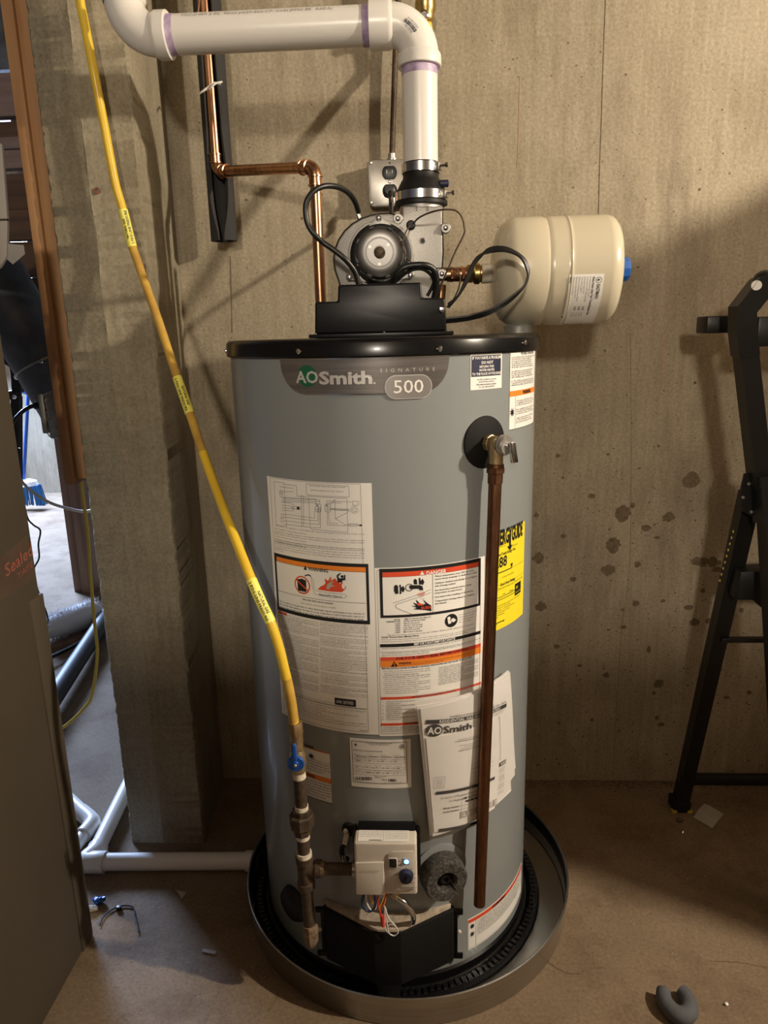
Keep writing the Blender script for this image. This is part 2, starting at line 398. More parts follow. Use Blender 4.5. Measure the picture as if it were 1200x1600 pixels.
def labelsheet(sh, parent, name, w_, hgt, m='paper', label=None, r=0):
    """the sheet itself, then its print as sub-parts"""
    g = G(); n = max(2, int(w_/.006)); k = max(2, int(hgt/.02)); T = .0004
    def grid(h): return [sh.fn(w_*i/n, hgt*j/k, h) for j in range(k+1) for i in range(n+1)]
    a = grid(0); N_ = len(a); g.v += [tuple(p) for p in a+grid(-T)]
    for j in range(k):
        for i in range(n):
            q = (j*(n+1)+i, j*(n+1)+i+1, (j+1)*(n+1)+i+1, (j+1)*(n+1)+i); g.f.append(tuple(reversed(q))); g.f.append(tuple(x+N_ for x in q))
    bd = [i for i in range(n+1)]+[j*(n+1)+n for j in range(1, k+1)]+[k*(n+1)+i for i in range(n-1, -1, -1)]+[j*(n+1) for j in range(k-1, 0, -1)]
    for x, y in zip(bd, bd[1:]+bd[:1]): g.f.append((x, y, y+N_, x+N_))
    o = g.build(name, parent, m, flat=True, label=label); sh.parts(o, PRN); return o

# ================================================================== THE SETTING
def struct(name, g, mat, **k):
    o = g.build(name, None, mat, **k); o['kind'] = 'structure'; return o
floor = struct('floor', G().box((-6, -3.2, -.1), (2.6, 5.6, 0)), 'floor')
wb = struct('wall_back', G().box((-.60, 1.74, 0), (2.6, 1.95, 2.6)), 'wall')
struct('wall_far', G().box((-6, 5.6, 0), (2.6, 5.75, 2.6)), 'wall')
struct('wall_right', G().box((2.6, -3.2, 0), (2.75, 5.75, 2.6)), 'dim')
struct('wall_front', G().box((-6, -3.35, 0), (2.6, -3.2, 2.6)), 'dim')
struct('wall_west', G().box((-6.15, -3.35, 0), (-6, 5.75, 2.6)), 'dim')
struct('ceiling', G().box((-6, -3.35, 2.6), (2.6, 5.75, 2.7)), 'ceil')
# end of the concrete wall beside the doorway, with broken arrises
def pier():
    g = G(); n = 430; rows = []
    for i in range(n+1):
        z = 2.6*i/n
        def q(s, a, f=40): return a*noise.noise(Vector((s*7.3, s*3.1, z*f)))+a*.5*noise.noise(Vector((s, 9.2, z*f*2.7)))
        e1 = abs(q(1, .007))+.001; e2 = abs(q(2, .009))+.002; e3 = abs(q(3, .006))+.001; e4 = abs(q(4, .007))+.001
        sm = -.634+.004*math.sin(z*2)+q(9, .001); b = max(0, q(5, .0022, 25))+.0006
        rows.append([(-.717, 1.475+e2+.003), (-.717+e1+.003, 1.475), (sm-.003, 1.475), (sm, 1.475-b), (sm+.003, 1.4765), (-.534-e3-.002, 1.4765), (-.534, 1.4765+e4+.003),
                     (-.5455, 1.612), (-.546+.001, 1.614), (-.557, 1.742), (-.557, 1.95), (-.717, 1.95)])
    k = len(rows[0])
    for i, r in enumerate(rows): g.v += [(x, y, 2.6*i/n) for x, y in r]
    for i in range(n):
        for j in range(k): g.f.append((i*k+j, i*k+(j+1) % k, (i+1)*k+(j+1) % k, (i+1)*k+j))
    g.f += [tuple(range(k-1, -1, -1)), tuple(n*k+j for j in range(k))]
    return g
wl_ = struct('wall_left', pier(), 'pier', sharp=50)
G().lathe(at(152, 298, 1.4745), (0, -1, 0), [(.006, 0), (.0065, .001), (.0035, .0012), (.003, -.004), (0, -.004)], 14).build('anchor_hole', wl_, 'redink')
# form seams, rust run and splashes on the back wall
def seam(P, w_, dep, mat, name):
    g = G(); V = []
    n = len(P)
    pts, _ = spline([Vector(p) for p in P], 14)
    for i, p in enumerate(pts):
        ww = w_*(.6+.8*abs(noise.noise(p*30))); V += [(p.x-ww, 1.7402, p.z), (p.x, 1.74-dep*(.5+abs(noise.noise(p*50))), p.z), (p.x+ww, 1.7402, p.z)]
    g.v = V
    for i in range(len(pts)-1):
        for k in (0, 1): g.f.append((i*3+k, i*3+k+1, i*3+k+4, i*3+k+3))
    return g.build(name, wb, mat)
seam(pp([(947, -60), (946, 0), (943, 80), (940, 180), (937, 260), (935, 345)], 1.74), .0012, .0015, 'stain', 'form_seam')
seam(pp([(985, 520), (986, 680), (984, 880), (972, 975), (965, 1075), (958, 1200)], 1.74), .0008, .001, 'stain', 'form_seam')
seam(pp([(360, 400), (362, 470), (363, 520)], 1.74), .0014, .002, 'stain', 'form_seam')
seam(pp([(812, 120), (810, 200), (808, 262)], 1.74), .001, .001, 'rustrun', 'rust_streak')
seam(pp([(1036, 525), (1035, 560), (1034, 600)], 1.74), .0018, .0006, 'rustrun', 'rust_streak')
def blob(g, px, py, r, sy=1, Y=1.7396, k=18):
    c = at(px, py, Y); s = r/FPX*1.75; V = [c]; o = random.random()*9
    for i in range(k):
        t = 2*PI*i/k; q = 1+.45*noise.noise(Vector((math.cos(t)*2.3+o, math.sin(t)*2.3, o)))+(.22*random.random() if r > 4 else 0)
        V.append(c+Vector((s*q*math.cos(t), 0, s*q*sy*math.sin(t))))
    g.add(V, [(0, 1+i, 1+(i+1) % k) for i in range(k)])
g = G()
for a in [(1080, 750, 12), (973, 803, 11, 1.1), (1045, 808, 8, .9), (1009, 825, 7, .7), (958, 852, 11, 1), (950, 891, 10, .8), (996, 882, 5), (1089, 877, 9, .7), (1099, 878, 8, .9), (1113, 878, 8, 1), (1124, 879, 4), (1121, 890, 7, .6),
          (1027, 840, 5, .5), (993, 943, 5, .9), (1036, 939, 4, .7), (973, 953, 4, .6), (1075, 949, 7, .6), (1085, 972, 7, .8), (1107, 970, 5, .9), (974, 980, 5, .6), (951, 984, 3, .6), (1014, 1015, 4, 1.7), (1098, 923, 4, 1),
          (947, 1055, 6, .7), (1030, 1068, 7, 1), (1022, 1083, 3), (1033, 1132, 5, .7), (1026, 1122, 3, 1.5), (925, 1125, 3), (1158, 953, 4), (1171, 1082, 4), (841, 872, 9, 1), (845, 948, 8, .9), (838, 805, 4), (925, 775, 5, .7), (950, 710, 3, .6), (999, 732, 3, .5),
          (988, 790, 4, 1.2), (872, 712, 4, .8), (880, 838, 4), (895, 905, 5, .8), (870, 1010, 5, .7), (905, 1040, 4, .7), (1086, 598, 2.2), (1029, 697, 2.4), (945, 548, 2), (1135, 1090, 5, .5)]: blob(g, *a)
for i in range(1100):
    px = random.uniform(835, 1200); t = random.random()**.55; py = 560+t*650
    if random.random() < .25: py = random.uniform(60, 700); px = random.uniform(300, 1200)
    blob(g, px, py, random.uniform(.5, 1.5)*(1.6 if random.random() < .08 else 1), random.uniform(.5, 1.2), k=7)
g.build('splash_stains', wb, 'stain', kind='stuff', flat=True)
# crumbs along the wall foot and over the floor
g = G()
for i in range(900):
    x = random.uniform(.22, 1.0); y = 1.738-abs(random.gauss(0, .02)); r = random.uniform(.0008, .0028)
    g.ball((x, y, r*.5), r, 1, 1, .7, 5)
for i in range(420):
    x = random.gauss(.75, .16); y = random.gauss(1.66, .05)
    if y < 1.735 and x > .3: r = random.uniform(.0006, .002); g.ball((x, y, r*.5), r, 1, 1, .7, 5)
g.build('floor_grit', floor, 'dirt', kind='stuff')
g = G()
for i in range(260):
    x = random.uniform(-.66, .9); y = random.uniform(.9, 1.7); r = random.uniform(.0006, .0016); g.ball((x, y, r*.6), r, 1, 1, .8, 5)
g.build('floor_crumbs', floor, 'scrap', kind='stuff')
def crack(P, w_, nm):
    g = G(); pts, _ = spline([Vector(p) for p in P], 10); V = []
    for i, p in enumerate(pts):
        q = p+Vector((noise.noise(p*90), noise.noise(p*90+Vector((5, 5, 5))), 0))*.003; d = (pts[min(i+1, len(pts)-1)]-pts[max(i-1, 0)]).normalized(); n_ = Vector((-d.y, d.x, 0))*w_*(.4+abs(noise.noise(p*60)))
        V += [q+n_, q-n_]
    g.add([(v.x, v.y, .0006) for v in V], [(2*i, 2*i+1, 2*i+3, 2*i+2) for i in range(len(pts)-1)]); g.build(nm, floor, 'dirt', flat=True)
crack([atz(x, y, 0) for x, y in [(852, 1500), (870, 1512), (885, 1520), (905, 1522), (925, 1514), (945, 1512)]], .0012, 'floor_crack')
crack([atz(x, y, 0) for x, y in [(1110, 1502), (1150, 1504), (1200, 1512)]], .0007, 'floor_crack')
crack([atz(x, y, 0) for x, y in [(437, 1552), (430, 1563), (420, 1580)]], .0008, 'floor_crack')

# lumber beside the wall end
tr = thing('trim_1', 'orange-brown lumber studs fixed against the left edge of the concrete wall end', 'stud', (-.745, 1.54, .9)); tr['kind'] = 'structure'
del tr['category']
G().box((-.770, 1.49, .890), (-.747, 1.58, 2.6)).build('plank', tr, 'wood', bevel=.002)
G().box((-.7465, 1.497, .902), (-.722, 1.58, 2.6)).build('plank', tr, 'wood', bevel=.002)
# greyed boards of a staircase beyond the doorway
st = thing('wooden_staircase', 'dark and greyed boards of a wooden staircase seen through the doorway, behind the studs', 'staircase', (-1.15, 2.2, 1.3))
x0, x1 = -1.9, at(104, 300, 2.25).x
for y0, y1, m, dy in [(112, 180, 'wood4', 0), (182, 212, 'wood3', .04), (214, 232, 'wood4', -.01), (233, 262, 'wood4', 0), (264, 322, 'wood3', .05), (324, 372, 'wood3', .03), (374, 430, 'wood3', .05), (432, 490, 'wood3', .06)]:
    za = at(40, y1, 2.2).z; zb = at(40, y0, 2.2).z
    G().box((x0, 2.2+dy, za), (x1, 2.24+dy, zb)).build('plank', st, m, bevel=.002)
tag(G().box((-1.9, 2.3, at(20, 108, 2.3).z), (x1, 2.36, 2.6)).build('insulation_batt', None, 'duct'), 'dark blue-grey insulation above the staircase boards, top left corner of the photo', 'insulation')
# post beyond the doorway
g = at(86, 700, 3.25).x, at(121, 700, 3.25).x
po = thing('wooden_post', 'reddish-brown wooden post standing on the far floor behind the junction box', 'post', (g[0]+.05, 3.3, 0))
G().box((g[0], 3.25, 0), (g[0]+.052, 3.34, 2.59)).build('plank', po, 'wood2', bevel=.002)
G().box((g[0]+.054, 3.22, 0), (g[1], 3.34, 2.59)).build('plank', po, 'wood2', bevel=.002)

# added unseen cabinet and carton, right of frame, placed to shade wall and floor
sv = thing('blocker_cabinet', 'added light blocker shaped as a grey two-door cabinet, unseen, out of frame to the right', 'cabinet', (1.72, 1.25, 0))
G().box((1.5, .80, .0), (1.95, 1.70, 1.80)).build('blocker_body', sv, 'boxsteel', bevel=.004)
G().box((1.492, .81, .04), (1.50, 1.245, 1.76)).build('door', sv, 'boxsteel', bevel=.002)
G().box((1.492, 1.255, .04), (1.50, 1.69, 1.76)).build('door', sv, 'boxsteel', bevel=.002)
tag(G().box((1.45, .42, 0), (1.8, .70, .75)).build('side_blocker_carton', None, 'carton', bevel=.004), 'added light blocker shaped as a plain brown carton, unseen, out of frame to the right', 'box')  # made-up blocker against the right bulb

for x, a, b, c in [(-1.05, 0, .42, 1), (-1.0, .425, .80, 2), (-1.08, .805, 1.30, 3)]:  # unseen stack added to keep the rear bulb off the lower scene
    tag(G().box((x, -1.0+c*.01, a), (x+2.1+.03*c, -.6, b)).build('blocker_carton', None, 'carton', bevel=.004), 'added light blocker shaped as a long brown carton, unseen behind the camera, %s of a stack of three' % ('bottom one', 'middle one', 'top one')[c-1], 'box', 'light blockers added behind the camera')

# ================================================================== BEYOND THE DOORWAY
# round metal duct
a, b = at(-45, 372, 1.86), at(112, 640, 1.86)
dr = (b-a).normalized(); L = (b-a).length
du = thing('round_duct', 'dark round metal duct slanting down behind the studs at the left edge', 'duct', (a+b)/2)
G().lathe(a, dr, [(0, 0), (.078, 0), (.078, L*.72), (.0795, L*.722), (.0795, L*.734), (.077, L*.736), (.077, L), (0, L)], 40).build('duct_pipe', du, 'duct')
G().lathe(a+dr*L*.728, dr, [(.0795, -.003), (.083, -.002), (.083, .002), (.0795, .003)], 40).build('joint_band', du, 'steel')
screw(du, a+dr*L*.728+Vector((.03, -.075, .01)), (.2, -1, 0), .005)
# beige moulded cover at the edge of the frame
g = G().prism(pp([(-60, 225), (3, 222), (12, 345), (11, 400), (0, 420), (-60, 420)], 1.6), (0, .012, 0))
bc = thing('beige_cover', 'beige plastic housing at the upper left edge of the photo', 'housing', at(-20, 400, 1.6))
g.build('casing', bc, 'beige', bevel=.006)
G().box(at(-40, 346, 1.598), at(13, 342, 1.602)+Vector((0, 0, 0))).build('seam_line', bc, 'iron')
G().prism(pp([(3, 380), (37, 383), (39, 397), (20, 413), (5, 400)], 1.605), (0, .002, 0)).build('paper_flap', bc, 'scrap', flat=True, label='white paper flap')
# junction box on the stud
jb = thing('junction_box', 'grey metal junction box with round knockouts on the left side of the stud', 'electrical box', at(85, 650, 1.5))
jx0, jx1 = at(72, 650, 1.50).x, -.771; jz0, jz1 = at(80, 686, 1.5).z, at(80, 613, 1.5).z
G().box((jx0, 1.50, jz0), (jx1, 1.56, jz1)).build('box_body', jb, 'boxsteel', bevel=.005)
G().box((jx0-.012, 1.497, jz0+.012), (jx0-.001, 1.563, jz1-.004)).build('cover_plate', jb, 'boxsteel', bevel=.003)
for k in range(3):
    z = jz1-.014-.034*k*(jz1-jz0)/.095
    G().lathe(((jx0+jx1)/2-.002, 1.4995, z), (0, -1, 0), [(.0125, 0), (.0125, .0012), (.0105, .0012), (.0105, 0)], 24).build('knockout', jb, 'steel')
pl = thing('power_plug', 'black plug and cord pushed into the left face of the junction box', 'plug', at(58, 634, 1.53))
G().tube(pp([(64, 633), (54, 634)], 1.53), .009, 12).build('plug_head', pl, 'cable', bevel=.002)
G().tube(pp([(55, 634), (44, 637), (32, 646), (22, 658), (14, 674)], 1.53), .0045, 8, smooth=6).build('cord', pl, 'cable')
# cables hanging in the doorway
tag(G().tube(pp([(122, 700), (128, 765), (137, 830), (140, 880), (144, 930), (149, 985), (152, 1025), (144, 1085), (132, 1106), (110, 1128), (90, 1141), (60, 1150)], 1.62), .0042, 8, smooth=8).build('yellow_cable', None, 'ywire'),
    'yellow electrical cable hanging in the doorway beside the concrete wall end', 'cable')
tag(G().tube(pp3([(10, 690, 1.7), (20, 722, 1.7), (28, 742, 1.7), (45, 764, 1.69), (75, 784, 1.68), (105, 794, 1.67), (135, 799, 1.66), (170, 790, 1.66)]), .0038, 8, smooth=8).build('white_cable', None, 'wwire'),
    'white electrical cable sagging across the doorway below the junction box', 'cable')
tag(G().tube(pp([(30, 700), (34, 760), (42, 806), (52, 820), (63, 829), (60, 850), (61, 872), (53, 890), (57, 915), (66, 940), (74, 962), (74, 975), (68, 986)], 2.6), .0034, 7, smooth=6).build('loose_wire', None, 'cable'),
    'thin black cord dangling in front of the bright far floor', 'cable')
# folded frame in the far room
ff = thing('folded_frame', 'black tubular frame standing in the far room left of the broom', 'frame', (at(26, 820, 3.0).x, 3.0, 0))
SQ = [(1, -1), (1, 1), (-1, 1), (-1, -1)]
G().tube(pp([(-40, 562), (5, 561), (22, 568), (27, 582), (29, 612)], 3.0), .019, smooth=6, sect=SQ).build('upper_tube', ff, 'frame', bevel=0, sharp=30)
a = at(26, 618, 3.0); g = G().tube([a, at(27, 860, 3.0), Vector((at(28, 860, 3.0).x, 3.0, 0))], .017, sect=SQ).build('lower_tube', ff, 'frame')
G().box(at(14, 626, 2.96), at(34, 608, 3.04)).build('hinge_block', ff, 'frame', bevel=.006)
screw(ff, at(23, 620, 2.955), (0, -1, 0), .009)
# broom and dustpan
br = thing('blue_broom', 'blue push broom leaning on the far wall, bristles on the floor', 'broom', atz(48, 790, 0))
D5 = 5.0; a = at(44, 616, D5); b = at(37, 752, D5)
G().tube([at(47, 560, D5), b], .012, 10).build('handle', br, 'blue')
G().lathe(at(44, 756, D5), (0, 0, 1), [(0, -.01), (.07, -.01), (.06, .02), (.02, .035), (0, .035)], 20).build('broom_head', br, 'paper')
g = G()
for i in range(60):
    x = random.uniform(-.075, .075); p = at(45, 758, D5)+Vector((x, random.uniform(-.03, .03), 0)); g.tube([p, p+Vector((x*.45+random.uniform(-.01, .01), 0, -.15))], .006, 4)
g.build('bristles', br, 'bristle', kind='stuff')
dp = thing('dustpan', 'pale blue upright dustpan clipped on the broom handle', 'dustpan', at(46, 600, 4.95))
G().prism(pp([(27, 582), (36, 572), (58, 578), (62, 618), (30, 610)], 4.9), (0, .06, 0)).build('pan_body', dp, 'clearblue', bevel=.01)
G().tube(pp([(29, 610), (61, 620)], 4.88), .012, 8).build('pan_lip', dp, 'blue')
# window beyond
wn = thing('window_1', 'bright basement window far behind the duct', 'window', at(0, 545, 5.55)); wn['kind'] = 'structure'; del wn['category']
G().box(at(-90, 548, 5.53), at(24, 470, 5.56)).build('window_pane', wn, pbr('window_glow', (.7, .8, 1), .2, emis=((.62, .76, 1), 1.2)))
G().box(at(-90, 556, 5.45), at(28, 547, 5.59)).build('window_sill', wn, 'wood')
# fluffy roll, planks, pipes on the far floor
fr = thing('fleece_roll', 'white fluffy fleece roll lying on the far floor behind the yellow cable', 'fleece', atz(108, 985, 0))
c0, c1 = atz(70, 985, .075), atz(150, 955, .075)
G().tube([c0, c0.lerp(c1, .3), c0.lerp(c1, .7), c1], [.035, .05, .055, .045], 14, smooth=4).build('roll_core', fr, 'fluff')
g = G()
for i in range(1500):
    p = c0.lerp(c1, random.random()); t = random.uniform(0, 2*PI); d = Vector((random.uniform(-.3, .3), -math.cos(t), math.sin(t))).normalized(); q = p+d*.05; s = d.cross(X_)*.0025
    g.add([q-s, q+s, q+d*random.uniform(.015, .032)+Vector((0, 0, -.006))], [(0, 1, 2)])
g.build('tufts', fr, 'fluff', kind='stuff', flat=True)
tag(G().prism([atz(66, 1022, 0), atz(190, 985, 0), atz(190, 950, 0), atz(66, 992, 0)], (0, 0, .02)).build('flat_board', None, 'wood2', bevel=.002), 'flat brown board on the far floor under the fleece roll', 'board')
tag(G().tube([atz(60, 1036, .03), atz(110, 1012, .03), atz(175, 975, .03)], .008, 8).build('black_hose', None, 'abs'), 'thin black hose on the far floor beside the thick black pipe', 'hose')
tag(G().lathe(atz(50, 1140, .058), (atz(175, 950, .058)-atz(50, 1140, .058)), [(0, 0), (.032, 0), (.032, 1.2), (0, 1.2)], 24).build('black_drain_pipe', None, 'abs'), 'thick black plastic pipe lying slantwise on the far floor', 'pipe')
wp = thing('white_floor_elbow', 'white plastic pipe elbow on the floor between the carton and the wall end', 'pipe', atz(140, 1290, 0))
G().tube([atz(90, 1232, .019), atz(138, 1277, .019)], .0165, 14).build('pipe', wp, 'white_pvc')
G().tube([atz(126, 1268, .021), atz(143, 1283, .021), atz(141, 1292, .021), atz(130, 1305, .021)], .0205, 14, smooth=4).build('elbow', wp, 'white_pvc')
G().tube([atz(134, 1300, .019), atz(100, 1345, .019)], .0165, 14).build('pipe', wp, 'white_pvc')
# pan drain line on the floor
dl = thing('pan_drain_pipe', 'white plastic drain pipe running along the floor from the drip pan to the doorway', 'pipe', atz(260, 1345, 0))
r = .0195; e = atz(142, 1347, r)
G().tube([e, atz(388, 1345, r)], r, 20).build('pipe', dl, 'white_pvc')
G().tube([e+Vector((.035, 0, 0)), e+Vector((.0, 0, 0))], .0245, 20).build('socket', dl, 'white_pvc', bevel=.001)
f = atz(198, 1232, r); dd = (f-e).normalized()
G().tube([e+Vector((.02, 0, 0)), e-Vector((.012, 0, 0)), e+dd*.03, e+dd*.05], .0235, 18, smooth=4).build('elbow', dl, 'white_pvc')
G().tube([e+dd*.03, e+dd*.9], r, 20).build('pipe', dl, 'white_pvc')
G().tube([atz(384, 1345, r), atz(396, 1345, r)], .0225, 20).build('adapter', dl, 'white_pvc')

# ================================================================== CARTON AT THE LEFT
ct = thing('tall_carton', 'tall brown cardboard carton with a strip of printed tape, left foreground', 'box', (-.9, .8, 0))
cb = G().box((-1.2, .38, 0), (-.69, 1.193, 1.42)).build('carton_body', ct, 'carton', bevel=.004)
G().box((-.695, 1.155, .0), (-.6865, 1.200, .75)).build('corner_flap', ct, 'carton', bevel=.003)
def fx(u, v, h): return Vector((-.6895+h, u, v))
def fxi(px, py): p = atx(px, py, -.6895); return p.y, p.z
sh = Sheet(lambda u, v, h: Vector((-.6895+h, u, v)), fxi, .05)
sh.poly([(-30, 895), (0, 872), (42, 835), (56, 902), (0, 938), (-30, 955)], 'carton_tape', 0)
o = sh.g['carton_tape'].build('packing_tape', ct, 'carton_tape', flat=True)
pA, pB = atx(9, 902, -.6895), atx(51, 866, -.6895); dY, dZ = (pB-pA).y, (pB-pA).z; LL = math.hypot(dY, dZ)
s2 = Sheet(lambda u, v, h: Vector((-.6895+h, pA.y+u*dY/LL, pA.z+u*dZ/LL-v)), fxi, .05)
s2.textuv('Sealed', 0, 0, .030, 'redink', u1=LL, bold=.02, h=.0006); s2.textuv('TAPE', LL*.35, .020, .016, 'redink', u1=LL*.95, h=.0006)
s2.g['redink'].build('red_lettering', o, 'redink', flat=True)

# ================================================================== FOLDING STAND AT THE RIGHT
fs = thing('folding_stand', 'black steel folding stand with splayed legs at the right edge of the photo', 'stand', (.75, 1.45, 0))
RT = [(1, -1.2), (1, 1.2), (-1, 1.2), (-1, -1.2)]
UPX = (1, 0, 0)
P = pp3([(1206, 440, 1.41), (1190, 446, 1.41), (1160, 484, 1.41), (1160, 515, 1.41), (1164, 555, 1.415)])
G().tube(P, .0185, smooth=1, sect=RT, up=(1, 0, 1)).build('handle_tube', fs, 'frame', sharp=25)
G().ball(at(1194, 440, 1.41), .021, 1, 1, 1, 14).build('handle_cap', fs, 'frame')
foot = atz(1238, 1440, 0)
G().tube([at(1164, 545, 1.415), at(1188, 760, 1.42)], .0165, sect=RT, up=UPX).build('upper_leg', fs, 'frame', sharp=25)
G().tube([at(1196, 742, 1.41), at(1202, 816, 1.40)], .021, sect=RT, up=UPX).build('sleeve', fs, 'frame', sharp=25)
G().tube([at(1202, 800, 1.40), foot], .0165, sect=RT, up=UPX).build('leg', fs, 'frame', sharp=25)
rf = atz(1061, 1262, 0)
hg = at(1172, 770, 1.46)
G().tube([hg, rf], [.0168, .0155], sect=[(1, -1), (1, 1), (-1, 1), (-1, -1)], up=UPX).build('leg', fs, 'frame', sharp=25)
G().tube([hg+Vector((.40, 0, 0)), rf+Vector((.40, 0, 0))], .016, sect=[(1, -1), (1, 1), (-1, 1), (-1, -1)], up=UPX).build('leg', fs, 'frame', sharp=25)
hp = G().prism(pp([(1164, 740), (1182, 742), (1188, 815), (1157, 797), (1157, 770)], 1.425), (0, .006, 0)).build('hinge_plate', fs, 'frame')
for q in [(1170, 756), (1161, 777), (1174, 800)]: screw(hp, at(*q, 1.425), (0, -1, 0), .0035, 'steel', 'rivet')
G().box(at(1104, 521, 1.50), at(1162, 493, 1.56)).build('cross_bracket', fs, 'frame', bevel=.003)
G().box(at(1182, 542, 1.43), at(1300, 492, 1.45)).build('side_plate', fs, 'frame', bevel=.003)
screw(fs, at(1152, 533, 1.42), (-1, -.4, 0), .004)
G().lathe(at(1182, 446, 1.388), (-.3, -1, .2), [(.009, 0), (.009, .001), (0, .0012)], 14).build('price_sticker', fs, 'paper')
G().prism(pp([(1158, 894), (1300, 888), (1300, 950), (1190, 950), (1178, 938), (1150, 938)], 1.44), (0, .05, 0)).build('step_plate', fs, 'frame', bevel=.002)
G().box(at(1128, 1005, 1.50), at(1195, 994, 1.512)).build('brace', fs, 'frame', bevel=.001)
a = at(1062, 1217, 1.60); G().box((a.x, 1.59, a.z-.012), (a.x+.42, 1.61, a.z+.012)).build('bottom_bar', fs, 'frame', bevel=.002)
G().box((rf.x-.022, rf.y-.022, 0), (rf.x+.022, rf.y+.022, .03)).build('foot_cap', fs, 'rubber', bevel=.004)
for s in (-1, 1): G().obox((rf.x+s*.019, rf.y-.018, .004), X_, Y_, Z_, .006, .006, .004).build('foot_pad', fs, 'ladderfoot', bevel=.001)
# small lettering strip on the rear leg
for k in range(9):
    p = at(1151-k*2.6, 828+k*9.5, 1.455); G().obox(p+Vector((-.012, -.012, 0)), X_, Y_, Z_, .0012, .0006, .0025).build('yellow_mark', fs, 'ladderfoot', flat=True)

# ================================================================== VENT PIPE
YP = 1.36
VX = at(656.5, 190, YP).x; HZ = at(575, 40.5, YP).z
pv = thing('vent_pipe', 'thick white plastic vent pipe with two elbows above the blower', 'pipe', (VX, YP, 1.5))
R2 = .0302
zt = at(656, 106, YP).z; zb = at(656, 259, YP).z; xr = at(577, 40, YP).x; xl = at(266, 62, YP).x
def mappipe(fnP, name, mat):
    return None
G().tube([(VX, YP, zb-.01), (VX, YP, zt+.02)], R2, 40).build('pipe', pv, 'white_pvc')
hp_ = G().tube([(xr+.02, YP, HZ), (xl-.02, YP, HZ)], R2, 40).build('pipe', pv, 'white_pvc')
G().lathe((VX, YP, zt), (0, 0, -1), [(R2+.0004, -.012), (R2+.0005, .010), (R2+.0001, .013)], 40).build('primer_stain', pv, 'purple')
G().lathe((xr, YP, HZ), (-1, 0, 0), [(R2+.0004, -.01), (R2+.0005, .0085), (R2+.0001, .011)], 40).build('primer_stain', pv, 'purple')
G().lathe((xl, YP, HZ), (1, 0, 0), [(R2+.0004, -.01), (R2+.0005, .010), (R2+.0001, .012)], 40).build('primer_stain', pv, 'purple')
def elbow(cx, cz, sx, sz, hubx, hubz, rb):
    """bend from horizontal run (towards sx) to vertical run (towards sz) round corner (cx,cz)"""
    el = []
    for k in range(13):
        t = PI/2*k/12; el.append(Vector((cx+sx*rb*(1-math.sin(t)), YP, cz+sz*rb*(1-math.cos(t)))))
    g = G().tube([Vector((cx+sx*(rb+.004), YP, cz))]+el+[Vector((cx, YP, cz+sz*(rb+.004)))], .0325, 40, cap=False)
    b = g.build('elbow', pv, 'white_pvc')
    a = Vector((cx+sx*rb, YP, cz)); d = Vector((sx, 0, 0)); L = abs(hubx-a.x)
    G().lathe(a, d, [(.0336, -.006), (.0365, -.001), (.0368, .002), (.0368, L-.001), (.0355, L), (.0303, L), (.0303, L-.01)], 40).build('socket', b, 'white_pvc')
    a = Vector((cx, YP, cz+sz*rb)); d = Vector((0, 0, sz)); L = abs(hubz-a.z)
    G().lathe(a, d, [(.0336, -.006), (.0365, -.001), (.0368, .002), (.0368, L-.001), (.0355, L), (.0303, L), (.0303, L-.01)], 40).build('socket', b, 'white_pvc')
    return b
e1 = elbow(VX, HZ, -1, -1, xr, zt, .050)
LX = at(193, 0, YP).x
e2 = elbow(LX, HZ, 1, 1, xl, HZ+.085, .055)
G().tube([(LX, YP, HZ+.07), (LX, YP, 2.598)], R2, 32).build('pipe', pv, 'white_pvc')
# print on the pipe and the elbow
def hfn(u, v, h): a = .9-v/R2; return Vector((xl+u, YP-(R2+h+.0002)*math.cos(a), HZ+(R2+h+.0002)*math.sin(a)))
ps = Sheet(hfn, None, .02)
ps.textuv('PVC-DWV 2 IN.  None pw20-dwv.C.F. Code JM90/ BR  AAD/L/', .03, .009, .0095, 'ink', u1=.283)
o = ps.g['ink'].build('pipe_lettering', hp_, pbr('faded_print', (.30, .28, .26), .6), flat=True)
def efn(u, v, h):  # on the outer front of the right elbow
    t = PI/4-u/.052; a = .12-v/.0335; rr = .050+(.0338+h)*math.sin(a)*1.0
    cx, cz = VX-.050, HZ-.050
    return Vector((cx+rr*math.sin(t+0), YP-(.0338+h)*math.cos(a), cz+rr*math.cos(t)))
es = Sheet(lambda u, v, h: efn(-u, v, h), None, .01)
u = -.013
while u < .012:
    w_ = random.choice([.0005, .0008, .0012]); es.rectuv(u, 0, u+w_, .0055, 'navy'); u += w_+random.choice([.0004, .0008])
es.textuv('611942 02327', -.010, -.0015, .0045, 'navy', u1=.011); es.textuv('USA 2-90 PVC', -.008, .0095, .0035, 'navy', u1=.01)
es.g['navy'].build('stamped_barcode', e1, 'navy', flat=True)

